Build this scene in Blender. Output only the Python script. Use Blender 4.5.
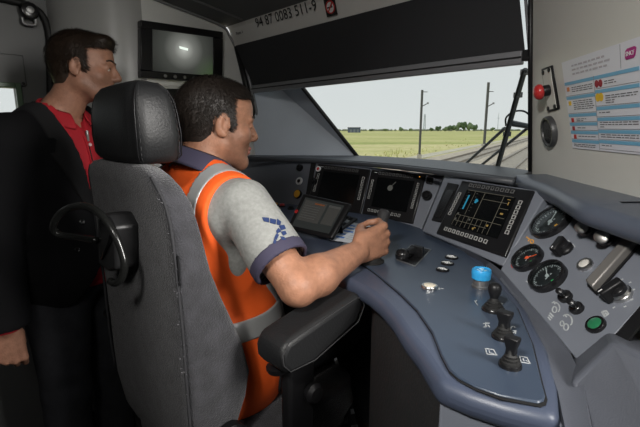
import bpy, bmesh, math, random
import numpy as np
from mathutils import Vector, Matrix

for o in list(bpy.data.objects):
    bpy.data.objects.remove(o)
scene = bpy.context.scene
COL = scene.collection
random.seed(7)
rng = np.random.default_rng(11)

# ---------------------------------------------------------------- camera
FPX = 430.0
PITCH = math.atan((213.5 - 129.5) / FPX)
CP, SP = math.cos(PITCH), math.sin(PITCH)
CAMZ = 1.35
cam_data = bpy.data.cameras.new('camera')
cam = bpy.data.objects.new('camera', cam_data)
COL.objects.link(cam)
cam.location = (0, 0, CAMZ)
cam.rotation_euler = (math.pi / 2 - PITCH, 0, 0)
cam_data.sensor_fit = 'HORIZONTAL'
cam_data.sensor_width = 36
cam_data.lens = FPX / 640 * 36
cam_data.clip_start = 0.02
cam_data.clip_end = 3000
scene.camera = cam

# ---------------------------------------------------------------- exposure
scene.view_settings.view_transform = 'Standard'
scene.view_settings.look = 'None'
scene.view_settings.gamma = 1
scene.view_settings.use_curve_mapping = False
scene.view_settings.exposure = 0.0

# ---------------------------------------------------------------- sky
world = bpy.data.worlds.new('overcast_sky')
scene.world = world
world.use_nodes = True
wn, wl = world.node_tree.nodes, world.node_tree.links
wn.clear()
w_out = wn.new('ShaderNodeOutputWorld')
w_bg = wn.new('ShaderNodeBackground')
w_tc = wn.new('ShaderNodeTexCoord')
w_sep = wn.new('ShaderNodeSeparateXYZ')
w_ramp = wn.new('ShaderNodeValToRGB')
w_ramp.color_ramp.elements[0].position = 0.0
w_ramp.color_ramp.elements[0].color = (0.80, 0.80, 0.79, 1)
w_ramp.color_ramp.elements[1].position = 0.6
w_ramp.color_ramp.elements[1].color = (0.66, 0.69, 0.73, 1)
wl.new(w_tc.outputs['Generated'], w_sep.inputs[0])
wl.new(w_sep.outputs['Z'], w_ramp.inputs[0])
wl.new(w_ramp.outputs[0], w_bg.inputs[0])
w_bg.inputs[1].default_value = 1.02
wl.new(w_bg.outputs[0], w_out.inputs[0])

# ---------------------------------------------------------------- sun and large lights
def light(name, kind, loc, target, energy, size=1.0, size_y=None, color=(1, 1, 1)):
    ld = bpy.data.lights.new(name, kind)
    ld.energy = energy
    ld.color = color
    if kind == 'AREA':
        ld.shape = 'RECTANGLE'
        ld.size = size
        ld.size_y = size_y or size
    elif kind == 'SUN':
        ld.angle = size
    else:
        ld.shadow_soft_size = size
    lo = bpy.data.objects.new(name, ld)
    COL.objects.link(lo)
    lo.location = loc
    lo.rotation_euler = (Vector(target) - Vector(loc)).to_track_quat('-Z', 'Y').to_euler()
    return lo

light('sun', 'SUN', (0, 0, 30), (6.0, 9.0, 14.0), 1.6, 0.03, color=(1.0, 0.95, 0.86))
# unseen soft fill added right of the camera to light the driver
sw = light('side_fill', 'AREA', (0.85, 0.02, 1.72), (-0.25, 1.0, 1.30), 9, 0.45, 0.45, (1.0, 0.97, 0.93))
sw.data.spread = math.radians(80)
# unseen fills added under the ceiling: one wide, one narrowed onto the desk
cl = light('ceiling_fill', 'AREA', (-0.30, -0.30, 1.97), (0.05, 1.2, 1.35), 2.8, 0.35, 0.2, (1.0, 0.97, 0.92))
cl.data.spread = math.radians(130)
rl_ = light('desk_fill', 'AREA', (-0.40, -0.30, 1.97), (0.50, 1.0, 0.95), 2.6, 0.12, 0.12, (1.0, 0.97, 0.92))
rl_.data.spread = math.radians(60)

# ---------------------------------------------------------------- place axes: F = train forward, R = train right
TH = math.radians(47)
FV = np.array([math.sin(TH), math.cos(TH), 0.0])
RV = np.array([math.cos(TH), -math.sin(TH), 0.0])
ZV = np.array([0, 0, 1.0])
S = 1.0667           # scale of the desk relative to the first survey
DZ = 1.03            # desk height

def W(r, f, z):
    return RV * r + FV * f + ZV * z

def ray(px, py):
    a = (px - 320) / FPX
    b = -(py - 213.5) / FPX
    return np.array([a, CP + b * SP, -SP + b * CP])

CAMP = np.array([0, 0, CAMZ])

def at(px, py, t):
    return CAMP + ray(px, py) * t

def onz(px, py, z):
    d = ray(px, py)
    return CAMP + d * ((z - CAMZ) / d[2])

def onp(px, py, p0, n):
    d = ray(px, py)
    return CAMP + d * (np.dot(n, np.asarray(p0) - CAMP) / np.dot(n, d))

def onR(px, py, r):
    return onp(px, py, RV * r, RV)

def unit(v):
    v = np.asarray(v, float)
    return v / np.linalg.norm(v)
# ---------------------------------------------------------------- materials
MATS = {}

def mat(name, color, rough=0.5, metal=0.0, bump=0.0, bscale=80.0, var=0.0, vscale=6.0, spec=0.5, emit=None, estr=1.0, coat=0.0, trans=0.0, sheen=0.0, attr=None, bstretch=None):
    if name in MATS:
        return MATS[name]
    m = bpy.data.materials.new(name)
    m.use_nodes = True
    nt = m.node_tree
    N, L = nt.nodes, nt.links
    b = N['Principled BSDF']
    b.inputs['Base Color'].default_value = (*color, 1)
    b.inputs['Roughness'].default_value = rough
    b.inputs['Metallic'].default_value = metal
    b.inputs['Specular IOR Level'].default_value = spec
    if coat:
        b.inputs['Coat Weight'].default_value = coat
        b.inputs['Coat Roughness'].default_value = 0.15
    if trans:
        b.inputs['Transmission Weight'].default_value = trans
    if sheen:
        b.inputs['Sheen Weight'].default_value = sheen
        b.inputs['Sheen Roughness'].default_value = 0.5
    if emit:
        b.inputs['Emission Color'].default_value = (*emit, 1)
        b.inputs['Emission Strength'].default_value = estr
    tc = N.new('ShaderNodeTexCoord')
    src = None
    if attr:
        a = N.new('ShaderNodeAttribute')
        a.attribute_name = attr
        src = a.outputs['Color']
    if var:
        nz = N.new('ShaderNodeTexNoise')
        nz.inputs['Scale'].default_value = vscale
        nz.inputs['Detail'].default_value = 4
        L.new(tc.outputs['Object'], nz.inputs['Vector'])
        mp = N.new('ShaderNodeMapRange')
        mp.inputs['From Min'].default_value = 0.25
        mp.inputs['From Max'].default_value = 0.75
        mp.inputs['To Min'].default_value = 1 - var
        mp.inputs['To Max'].default_value = 1 + var
        L.new(nz.outputs['Fac'], mp.inputs['Value'])
        mx = N.new('ShaderNodeVectorMath')
        mx.operation = 'SCALE'
        if src:
            L.new(src, mx.inputs[0])
        else:
            mx.inputs[0].default_value = color
        L.new(mp.outputs['Result'], mx.inputs['Scale'])
        src = mx.outputs['Vector']
    if src:
        L.new(src, b.inputs['Base Color'])
    if bump:
        n2 = N.new('ShaderNodeTexNoise')
        n2.inputs['Scale'].default_value = bscale
        n2.inputs['Detail'].default_value = 3
        if bstretch:
            mpn = N.new('ShaderNodeMapping')
            mpn.inputs['Scale'].default_value = bstretch
            L.new(tc.outputs['Object'], mpn.inputs['Vector'])
            L.new(mpn.outputs['Vector'], n2.inputs['Vector'])
        else:
            L.new(tc.outputs['Object'], n2.inputs['Vector'])
        bm_ = N.new('ShaderNodeBump')
        bm_.inputs['Strength'].default_value = bump
        bm_.inputs['Distance'].default_value = 0.01
        L.new(n2.outputs['Fac'], bm_.inputs['Height'])
        L.new(bm_.outputs['Normal'], b.inputs['Normal'])
    MATS[name] = m
    return m

def glass_mat(name, tint=(0.93, 0.96, 0.96), refl=0.06):
    if name in MATS:
        return MATS[name]
    m = bpy.data.materials.new(name)
    m.use_nodes = True
    N, L = m.node_tree.nodes, m.node_tree.links
    N.clear()
    out = N.new('ShaderNodeOutputMaterial')
    tr = N.new('ShaderNodeBsdfTransparent')
    tr.inputs[0].default_value = (*tint, 1)
    gl = N.new('ShaderNodeBsdfGlossy')
    gl.inputs['Roughness'].default_value = 0.02
    lw = N.new('ShaderNodeLayerWeight')
    lw.inputs['Blend'].default_value = 0.5
    pw = N.new('ShaderNodeMath')
    pw.operation = 'POWER'
    pw.inputs[1].default_value = 5.0
    L.new(lw.outputs['Facing'], pw.inputs[0])
    fr = N.new('ShaderNodeMath')
    fr.operation = 'MULTIPLY_ADD'
    fr.inputs[1].default_value = 0.5
    fr.inputs[2].default_value = refl * 0.4
    L.new(pw.outputs[0], fr.inputs[0])
    mx = N.new('ShaderNodeMixShader')
    L.new(fr.outputs[0], mx.inputs[0])
    L.new(tr.outputs[0], mx.inputs[1])
    L.new(gl.outputs[0], mx.inputs[2])
    L.new(mx.outputs[0], out.inputs[0])
    MATS[name] = m
    return m

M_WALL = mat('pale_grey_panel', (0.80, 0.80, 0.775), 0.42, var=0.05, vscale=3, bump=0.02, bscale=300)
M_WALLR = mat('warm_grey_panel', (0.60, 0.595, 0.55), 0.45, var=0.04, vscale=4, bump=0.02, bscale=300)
M_WALLDK = mat('dim_grey_panel', (0.12, 0.122, 0.122), 0.5, var=0.06, vscale=3)  # base darkened to carry the weaker light by the side door
M_COLUMN = mat('mid_grey_panel', (0.40, 0.40, 0.39), 0.32, var=0.06, vscale=5)  # darker copy of the wall panel, for the dimmer light on the column
M_CEIL = mat('dark_grey_ceiling', (0.13, 0.13, 0.13), 0.6, var=0.06, vscale=3)
M_HEAD = mat('grey_header', (0.66, 0.65, 0.625), 0.5, var=0.05, vscale=4)
M_FLOOR = mat('dark_floor', (0.018, 0.018, 0.019), 0.7, bump=0.2, bscale=150, var=0.2)
M_PILLAR = mat('blue_grey_pillar', (0.46, 0.50, 0.56), 0.5, bump=0.03, bscale=300, var=0.05)
M_BLIND = mat('black_blind_fabric', (0.028, 0.029, 0.032), 0.85, bump=0.08, bscale=900)
M_BAR = mat('dark_aluminium', (0.24, 0.245, 0.26), 0.4, metal=0.3)
M_BLACK = mat('black_plastic', (0.009, 0.009, 0.010), 0.42, spec=.3, bump=0.04, bscale=400)
M_BLACKG = mat('gloss_black_plastic', (0.010, 0.010, 0.011), 0.22)
M_RUBBER = mat('black_rubber', (0.009, 0.009, 0.009), 0.65)
M_DESK = mat('blue_grey_desk', (0.058, 0.072, 0.110), 0.40, bump=0.05, bscale=700, var=0.05, vscale=8)
M_LID = mat('blue_slate_lid', (0.041, 0.057, 0.087), 0.33, bump=0.04, bscale=900, var=0.04, vscale=7)
M_CONS = mat('grey_blue_console', (0.155, 0.168, 0.198), 0.45, bump=0.05, bscale=700, var=0.05, vscale=9)
M_MOLD = mat('grey_moulding', (0.085, 0.092, 0.112), 0.48, bump=0.10, bscale=500, var=0.05, vscale=9)
M_DASH = mat('charcoal_dash_top', (0.055, 0.060, 0.068), 0.5, bump=0.08, bscale=600)
M_ROLL = mat('slate_padded_edge', (0.070, 0.082, 0.108), 0.36, bump=0.04, bscale=500)
M_GAP = mat('dark_joint', (0.006, 0.006, 0.007), 0.8)
M_CHROME = mat('brushed_steel', (0.62, 0.61, 0.59), 0.28, metal=1.0)
M_STEEL = mat('dull_steel', (0.32, 0.32, 0.32), 0.45, metal=0.9)
M_WHITE = mat('white_print', (0.75, 0.76, 0.76), 0.6)
M_PRINT = mat('black_print', (0.012, 0.012, 0.012), 0.6)
M_GREYP = mat('grey_print', (0.42, 0.44, 0.45), 0.6)
M_ORANGEP = mat('amber_print', (0.75, 0.36, 0.05), 0.6)
M_RED = mat('red_plastic', (0.48, 0.03, 0.03), 0.3)
M_REDPRINT = mat('red_print', (0.45, 0.03, 0.03), 0.6)
M_GREEN = mat('green_lens', (0.02, 0.16, 0.07), 0.3, coat=0.4)
M_BLUE = mat('blue_mushroom', (0.03, 0.33, 0.68), 0.35, bump=0.05, bscale=300)
M_CREAM = mat('cream_cap', (0.78, 0.70, 0.56), 0.4)
M_YELLOW = mat('amber_cap', (0.80, 0.40, 0.03), 0.4)
M_SCREEN = mat('dark_screen_glass', (0.004, 0.0045, 0.005), 0.12)
M_BEZEL = mat('black_bezel', (0.008, 0.008, 0.009), 0.33)
M_GLASS = glass_mat('clear_glass')

# ---------------------------------------------------------------- mesh builder
def world_of(o):
    m = o.matrix_basis.copy()
    while o.parent is not None:
        o = o.parent
        m = o.matrix_basis @ m
    return m

def wobj(name, me, m, parent, smooth=False):
    """link a mesh given in world coordinates under a parent"""
    me.transform(world_of(parent).inverted())
    return obj(name, me, m, parent, smooth)

class MB:
    def __init__(self):
        self.v, self.f = [], []

    def add(self, verts, faces):
        o = len(self.v)
        self.v += [tuple(map(float, p)) for p in verts]
        self.f += [tuple(i + o for i in f) for f in faces]
        return self

    def box(self, c, h, ax=None):
        ax = np.eye(3) if ax is None else np.asarray(ax, float)
        c = np.asarray(c, float)
        vs = []
        for sx in (-1, 1):
            for sy in (-1, 1):
                for sz in (-1, 1):
                    vs.append(c + ax[0] * sx * h[0] + ax[1] * sy * h[1] + ax[2] * sz * h[2])
        return self.add(vs, [(0, 1, 3, 2), (4, 6, 7, 5), (0, 4, 5, 1), (2, 3, 7, 6), (0, 2, 6, 4), (1, 5, 7, 3)])

    def prism(self, pts, off):
        """closed polygon (3-D points) extruded by the vector off"""
        n = len(pts)
        a = [np.asarray(p, float) for p in pts]
        b = [p + np.asarray(off, float) for p in a]
        nrm = np.zeros(3)
        for i in range(n):
            nrm += np.cross(a[i], a[(i + 1) % n])
        fl = np.dot(nrm, off) > 0
        fs = [tuple(range(n))[::-1], tuple(range(n, 2 * n))] + [(i, (i + 1) % n, n + (i + 1) % n, n + i) for i in range(n)]
        if not fl:
            fs = [f[::-1] for f in fs]
        return self.add(a + b, fs)

    def tube(self, path, r, seg=10, closed=False, caps=True):
        P = [np.asarray(p, float) for p in path]
        n = len(P)
        rr = r if hasattr(r, '__len__') else [r] * n
        prev = None
        rings = []
        for i in range(n):
            if closed:
                t = unit(P[(i + 1) % n] - P[i - 1])
            else:
                t = unit(P[min(i + 1, n - 1)] - P[max(i - 1, 0)])
            if prev is None:
                a = np.array([0, 0, 1.0]) if abs(t[2]) < 0.9 else np.array([1.0, 0, 0])
                u = unit(np.cross(t, a))
            else:
                u = unit(prev - t * np.dot(prev, t))
            prev = u
            w = np.cross(t, u)
            rings.append([P[i] + (u * math.cos(2 * math.pi * k / seg) + w * math.sin(2 * math.pi * k / seg)) * rr[i] for k in range(seg)])
        vs = [p for rg in rings for p in rg]
        fs = []
        for i in range(n if closed else n - 1):
            j = (i + 1) % n
            for k in range(seg):
                fs.append((i * seg + k, i * seg + (k + 1) % seg, j * seg + (k + 1) % seg, j * seg + k))
        if caps and not closed:
            fs.append(tuple(range(seg))[::-1])
            fs.append(tuple((n - 1) * seg + k for k in range(seg)))
        return self.add(vs, fs)

    def lathe(self, prof, c=(0, 0, 0), ax=None, seg=24, sx=1.0, sy=1.0):
        """prof: list of (radius, height) along ax[2]"""
        ax = np.eye(3) if ax is None else np.asarray(ax, float)
        c = np.asarray(c, float)
        vs, fs = [], []
        n = len(prof)
        for (r, h) in prof:
            for k in range(seg):
                a = 2 * math.pi * k / seg
                vs.append(c + ax[0] * r * sx * math.cos(a) + ax[1] * r * sy * math.sin(a) + ax[2] * h)
        for i in range(n - 1):
            for k in range(seg):
                fs.append((i * seg + k, i * seg + (k + 1) % seg, (i + 1) * seg + (k + 1) % seg, (i + 1) * seg + k))
        if prof[0][0] > 1e-6:
            fs.append(tuple(range(seg))[::-1])
        if prof[-1][0] > 1e-6:
            fs.append(tuple((n - 1) * seg + k for k in range(seg)))
        return self.add(vs, fs)

    def loft(self, rings, closed=True, caps=True):
        n = len(rings)
        s = len(rings[0])
        vs = [p for r in rings for p in r]
        fs = []
        for i in range(n - 1):
            for k in range(s if closed else s - 1):
                fs.append((i * s + k, i * s + (k + 1) % s, (i + 1) * s + (k + 1) % s, (i + 1) * s + k))
        if caps and closed:
            fs.append(tuple(range(s))[::-1])
            fs.append(tuple((n - 1) * s + k for k in range(s)))
        return self.add(vs, fs)

    def mesh(self, name='mesh'):
        me = bpy.data.meshes.new(name)
        me.from_pydata(self.v, [], self.f)
        bm = bmesh.new()
        bm.from_mesh(me)
        bmesh.ops.recalc_face_normals(bm, faces=bm.faces)
        bm.to_mesh(me)
        bm.free()
        return me

    def build(self, name, m, parent=None, smooth=False, bevel=0.0, bseg=2, sub=0, local=False):
        if parent is not None and not local:
            inv = world_of(parent).inverted()
            self.v = [tuple(inv @ Vector(p)) for p in self.v]
        me = self.mesh(name)
        return obj(name, me, m, parent, smooth, bevel, bseg, sub)

def obj(name, me, m, parent=None, smooth=False, bevel=0.0, bseg=2, sub=0):
    o = bpy.data.objects.new(name, me)
    if m and not me.materials:
        me.materials.append(m)
    COL.objects.link(o)
    if parent is not None:
        o.parent = parent
    if smooth:
        me.polygons.foreach_set('use_smooth', [True] * len(me.polygons))
    if bevel:
        b = o.modifiers.new('bevel', 'BEVEL')
        b.width = bevel
        b.segments = bseg
        b.limit_method = 'ANGLE'
        b.angle_limit = math.radians(35)
        b.harden_normals = False
        me.polygons.foreach_set('use_smooth', [True] * len(me.polygons))
        if hasattr(me, 'set_sharp_from_angle'):
            me.set_sharp_from_angle(angle=math.radians(40))
    elif smooth and hasattr(me, 'set_sharp_from_angle') and smooth != 'all':
        me.set_sharp_from_angle(angle=math.radians(42))
    if sub:
        s = o.modifiers.new('sub', 'SUBSURF')
        s.levels = s.render_levels = sub
    return o

def tag(o, label=None, cat=None, group=None, kind=None):
    if label:
        o['label'] = label
    if cat:
        o['category'] = cat
    if group:
        o['group'] = group
    if kind:
        o['kind'] = kind
    return o

def struct(o, label=None):
    o['kind'] = 'structure'
    if label:
        o['label'] = label
    return o

def thing(name, label, cat, loc=(0, 0, 0), ax=None, group=None):
    o = bpy.data.objects.new(name, None)
    o.empty_display_size = 0.05
    COL.objects.link(o)
    m = Matrix.Identity(4)
    if ax is not None:
        for i in range(3):
            for j in range(3):
                m[j][i] = float(ax[i][j])
    m.translation = Vector([float(x) for x in loc])
    o.matrix_basis = m
    return tag(o, label, cat, group)

def frame(n, up=(0, 0, 1)):
    n = unit(n)
    u = unit(np.cross(up, n))
    v = np.cross(n, u)
    return np.array([u, v, n])

FONT_CACHE = {}

def text_mesh(s, size, align='LEFT'):
    key = (s, size, align)
    if key in FONT_CACHE:
        return FONT_CACHE[key]
    c = bpy.data.curves.new('lettering', 'FONT')
    c.body = s
    c.size = size
    c.align_x = align
    c.align_y = 'CENTER'
    c.resolution_u = 2
    c.extrude = 0.0002
    o = bpy.data.objects.new('lettering', c)
    COL.objects.link(o)
    dg = bpy.context.evaluated_depsgraph_get()
    me = bpy.data.meshes.new_from_object(o.evaluated_get(dg))
    bpy.data.objects.remove(o)
    FONT_CACHE[key] = me
    return me

def place(o, p, ax):
    m = Matrix.Identity(4)
    for i in range(3):
        for j in range(3):
            m[j][i] = float(ax[i][j])
    m.translation = Vector([float(x) for x in p])
    if o.parent is not None:
        m = world_of(o.parent).inverted() @ m
    o.matrix_basis = m
    return o

def arc_pts(pts, n=8):
    """Catmull-Rom through points"""
    P = [np.asarray(p, float) for p in pts]
    out = []
    for i in range(len(P) - 1):
        p0 = P[max(i - 1, 0)]
        p1, p2 = P[i], P[i + 1]
        p3 = P[min(i + 2, len(P) - 1)]
        for k in range(n):
            t = k / n
            out.append(0.5 * ((2 * p1) + (p2 - p0) * t + (2 * p0 - 5 * p1 + 4 * p2 - p3) * t * t + (3 * p1 - p0 - 3 * p2 + p3) * t ** 3))
    out.append(P[-1])
    return out

# ---------------------------------------------------------------- signed distance shapes for bodies and cloth
class SDF:
    def __init__(self):
        self.p = []

    def cone(self, a, b, ra, rb=None, k=0.02, op='u'):
        self.p.append(('c', np.asarray(a, float), np.asarray(b, float), ra, ra if rb is None else rb, k, op))
        return self

    def ell(self, c, r, ax=None, k=0.02, op='u'):
        self.p.append(('e', np.asarray(c, float), np.asarray(r, float), np.eye(3) if ax is None else np.asarray(ax, float), None, k, op))
        return self

    def plane(self, p, n, k=0.004):
        """keep the side the normal points away from"""
        self.p.append(('p', np.asarray(p, float), unit(n), None, None, k, 'i'))
        return self

    def __call__(self, X, inflate=0.0):
        d = np.full(len(X), 1e3)
        lo_, hi_ = X.min(0), X.max(0)
        cx, rx = (lo_ + hi_) / 2, np.linalg.norm(hi_ - lo_) / 2
        for (t, a, b, c, e, k, op) in self.p:
            if t == 'c':
                far_ = np.linalg.norm((a + b) / 2 - cx) - np.linalg.norm(b - a) / 2 - max(c, e) - rx
            elif t == 'e':
                far_ = np.linalg.norm(a - cx) - b.max() - rx
            else:
                far_ = -1
            if op != 'i' and far_ > .09:
                if op == 'u':
                    d = np.minimum(d, far_)
                continue
            if t == 'c':
                ba = b - a
                q = X - a
                h = np.clip(q @ ba / max(ba @ ba, 1e-9), 0, 1)
                x = np.sqrt(((q - h[:, None] * ba) ** 2).sum(1)) - (c + (e - c) * h)
            elif t == 'e':
                q = (X - a) @ c.T
                k0 = np.sqrt(((q / b) ** 2).sum(1))
                k1 = np.sqrt(((q / (b * b)) ** 2).sum(1)) + 1e-9
                x = np.where(k0 < 1e-4, -b.min(), k0 * (k0 - 1) / k1)
            else:
                x = (X - a) @ b
            if op == 'u':
                if k > 0:
                    h = np.maximum(k - np.abs(d - x), 0) / k
                    d = np.minimum(d, x) - h * h * k * 0.25
                else:
                    d = np.minimum(d, x)
            elif op == 's':
                h = np.maximum(k - np.abs(-d - x), 0) / max(k, 1e-6)
                d = np.maximum(d, -x) + h * h * k * 0.25
            else:
                h = np.maximum(k - np.abs(d - x), 0) / max(k, 1e-6)
                d = np.maximum(d, x) + h * h * k * 0.25
        return d - inflate

def sdf_mesh(name, fn, lo, hi, h):
    lo = np.asarray(lo, float)
    hi = np.asarray(hi, float)
    B = 8
    nb = np.ceil((hi - lo) / (h * B)).astype(int)
    n = nb * B + 1
    bc = np.stack(np.meshgrid(*[np.arange(k) for k in nb], indexing='ij'), -1).reshape(-1, 3)
    cen = lo + (bc * B + B / 2) * h
    dc = fn(cen)
    V = np.empty(n, np.float32)
    V[:] = 1.0
    near = np.abs(dc) < h * B * 1.25
    for (i, j, k), s in zip(bc[(~near) & (dc < 0)], dc[(~near) & (dc < 0)]):
        V[i * B:i * B + B, j * B:j * B + B, k * B:k * B + B] = -1
    g = np.stack(np.meshgrid(*[np.arange(B + 1)] * 3, indexing='ij'), -1).reshape(-1, 3)
    nbk = bc[near]
    key = (nbk[:, 0] // 3) * 1000000 + (nbk[:, 1] // 3) * 1000 + nbk[:, 2] // 3
    od = np.argsort(key, kind='stable')
    nbk, key = nbk[od], key[od]
    cuts = np.r_[0, np.nonzero(np.diff(key))[0] + 1, len(key)]
    for s in range(len(cuts) - 1):
        ch = nbk[cuts[s]:cuts[s + 1]]
        idx = (ch[:, None, :] * B + g[None]).reshape(-1, 3)
        val = fn(lo + idx * h)
        V[idx[:, 0], idx[:, 1], idx[:, 2]] = val
    sg = V < 0
    cnt = np.zeros(n - 1, np.int8)
    for a in (0, 1):
        for b in (0, 1):
            for c in (0, 1):
                cnt += sg[a:n[0] - 1 + a, b:n[1] - 1 + b, c:n[2] - 1 + c]
    act = np.argwhere((cnt > 0) & (cnt < 8))
    vid = np.full(n - 1, -1, np.int32)
    vid[act[:, 0], act[:, 1], act[:, 2]] = np.arange(len(act))
    pos = np.zeros((len(act), 3))
    num = np.zeros(len(act))
    corners = [(a, b, c) for a in (0, 1) for b in (0, 1) for c in (0, 1)]
    for e1 in corners:
        for ax in range(3):
            if e1[ax] == 1:
                continue
            e2 = list(e1)
            e2[ax] = 1
            v1 = V[act[:, 0] + e1[0], act[:, 1] + e1[1], act[:, 2] + e1[2]]
            v2 = V[act[:, 0] + e2[0], act[:, 1] + e2[1], act[:, 2] + e2[2]]
            cr = (v1 < 0) != (v2 < 0)
            t = np.where(cr, v1 / np.where(cr, v1 - v2, 1), 0)
            p = np.tile(np.asarray(e1, float), (len(act), 1))
            p[:, ax] += t
            pos[cr] += p[cr]
            num += cr
    pos = lo + (act + pos / num[:, None]) * h
    faces = []
    for ax in range(3):
        b, c = (ax + 1) % 3, (ax + 2) % 3
        s1 = [slice(0, None)] * 3
        s2 = [slice(0, None)] * 3
        s1[ax] = slice(0, -1)
        s2[ax] = slice(1, None)
        A = sg[tuple(s1)]
        D = sg[tuple(s2)]
        ed = np.argwhere(A != D)
        ok = (ed[:, b] > 0) & (ed[:, c] > 0) & (ed[:, b] < n[b] - 1) & (ed[:, c] < n[c] - 1)
        ed = ed[ok]
        q = []
        for (db, dc_) in ((-1, -1), (0, -1), (0, 0), (-1, 0)):
            z = ed.copy()
            z[:, b] += db
            z[:, c] += dc_
            q.append(vid[z[:, 0], z[:, 1], z[:, 2]])
        q = np.stack(q, 1)
        inside = A[ed[:, 0], ed[:, 1], ed[:, 2]]
        q[~inside] = q[~inside][:, ::-1]
        faces.append(q)
    faces = np.concatenate(faces)
    faces = faces[(faces >= 0).all(1)]
    me = bpy.data.meshes.new(name)
    me.vertices.add(len(pos))
    me.vertices.foreach_set('co', pos.astype(np.float32).ravel())
    me.loops.add(len(faces) * 4)
    me.loops.foreach_set('vertex_index', faces.astype(np.int32).ravel())
    me.polygons.add(len(faces))
    me.polygons.foreach_set('loop_start', np.arange(0, len(faces) * 4, 4, dtype=np.int32))
    me.polygons.foreach_set('use_smooth', np.ones(len(faces), bool))
    me.update()
    me.validate()
    return me

def trace(px, py, fn, t0=0.3, t1=2.6):
    d = ray(px, py)
    L = np.linalg.norm(d)
    t = t0
    for _ in range(90):
        p = CAMP + d * t
        x = fn(p[None])[0]
        if x < 0.0006:
            return p
        t += max(x, 0.0006) * 0.8 / L
        if t > t1:
            return None
    return CAMP + d * t

def grad(fn, p, e=0.002):
    g = []
    for i in range(3):
        q = np.zeros(3)
        q[i] = e
        g.append(fn((p + q)[None])[0] - fn((p - q)[None])[0])
    return unit(g)

def sines(X, seed, n=6, lo=18, hi=45):
    r = np.random.default_rng(seed)
    s = np.zeros(len(X))
    for _ in range(n):
        k = unit(r.normal(size=3)) * r.uniform(lo, hi)
        s += np.sin(X @ k + r.uniform(0, 6.28))
    return s / n
# ================================================================ THE CAB SHELL
RL = -1.86
ZD = 1.222           # dash top

def quad_prism(name, pts, off, m, parent=None, **k):
    return MB().prism(pts, off).build(name, m, parent, **k)

# floor
struct(quad_prism('floor', [W(-2.2, -1.3, 0), W(1.05, -1.3, 0), W(1.05, 1.5, 0), W(-2.2, 1.5, 0)], (0, 0, -0.05), M_FLOOR), 'dark rubber cab floor')

# left wall carrying the monitor
wl_pts = [W(RL, 0.745, 0), W(RL, 0.745, 2.0), onR(157, 0, RL), onR(190, 12.5, RL), onR(222, 26, RL), onR(230, 37, RL), onR(236, 48, RL), onR(262, 156, RL), W(RL, 1.30, 0)]
struct(quad_prism('wall_left', wl_pts, RV * -0.04, M_WALL), 'pale grey side wall panel behind the wall monitor')
# rounded corner column
arc = []
for k in range(13):
    a = math.pi / 2 * k / 12
    arc.append((RL - 0.29 * (1 - math.cos(a)), 0.745 - 0.275 * math.sin(a)))
b = MB()
b.loft([[W(r, f, z) for (r, f) in arc] + [W(r - 0.03, f + 0.03, z) for (r, f) in arc[::-1]] for z in (0, 2.2)])
struct(b.build('wall_corner', M_COLUMN, smooth=True), 'rounded pale grey corner column between monitor wall and side door')
# side wall with the door and its window
RD = -2.15
def FZ(px, py, r=RD):
    p = onR(px, py, r)
    return float(np.dot(FV, p)), float(p[2])
fw, zw1 = FZ(15, 88)
_, zw0 = FZ(15, 118)
f0 = fw - 0.5
wall_side = MB()
for (fa, fb, za, zb) in ((-1.3, f0, 0, 2.25), (fw, 0.47, 0, 2.25), (f0, fw, 0, zw0), (f0, fw, zw1, 2.25)):
    wall_side.box(W(RD - 0.02, (fa + fb) / 2, (za + zb) / 2), (0.02, (fb - fa) / 2, (zb - za) / 2), (RV, FV, ZV))
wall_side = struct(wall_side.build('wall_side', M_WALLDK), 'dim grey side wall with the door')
win2 = MB()
for (fa, fb, za, zb) in ((f0 - .02, f0, zw0 - .02, zw1 + .02), (fw, fw + .02, zw0 - .02, zw1 + .02), (f0, fw, zw0 - .02, zw0), (f0, fw, zw1, zw1 + .02)):
    win2.box(W(RD + 0.005, (fa + fb) / 2, (za + zb) / 2), (0.012, (fb - fa) / 2, (zb - za) / 2), (RV, FV, ZV))
M_GFRAME = mat('greenish_window_gasket', (0.10, 0.16, 0.10), 0.35)
w2 = struct(win2.build('window_2', M_GFRAME, bevel=0.003), 'small side door window with green-tinted edge')
MB().box(W(RD - 0.01, (f0 + fw) / 2, (zw0 + zw1) / 2), (0.003, (fw - f0) / 2, (zw1 - zw0) / 2), (RV, FV, ZV)).build('pane', M_GLASS, w2)
# door seal
seal = arc_pts([onR(-40, -8, RD + .012), onR(8, 0, RD + .012), onR(32, 7, RD + .012), onR(44, 18, RD + .012), onR(49, 36, RD + .012), onR(50, 60, RD + .012), onR(50.5, 130, RD + .012), onR(51, 260, RD + .012)], 6)
struct(MB().tube(seal, 0.014, 8).build('trim_1', M_RUBBER, smooth='all'), 'thick black rubber seal curving round the side door')
f1, z1 = FZ(26, 84)
struct(MB().box(W(RD + .008, f1 - 0.35, z1 + .05), (0.008, 0.35, 0.06), (RV, FV, ZV)).build('trim_2', M_WALLDK, bevel=.004), 'flat grey cover strip above the door window')
struct(MB().lathe([(.006, 0), (.006, .004), (0, .005)], W(RD + .016, f1 - .012, z1), frame(RV), 10).build('trim_5', M_BLACK), 'small black screw in the cover strip')

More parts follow.
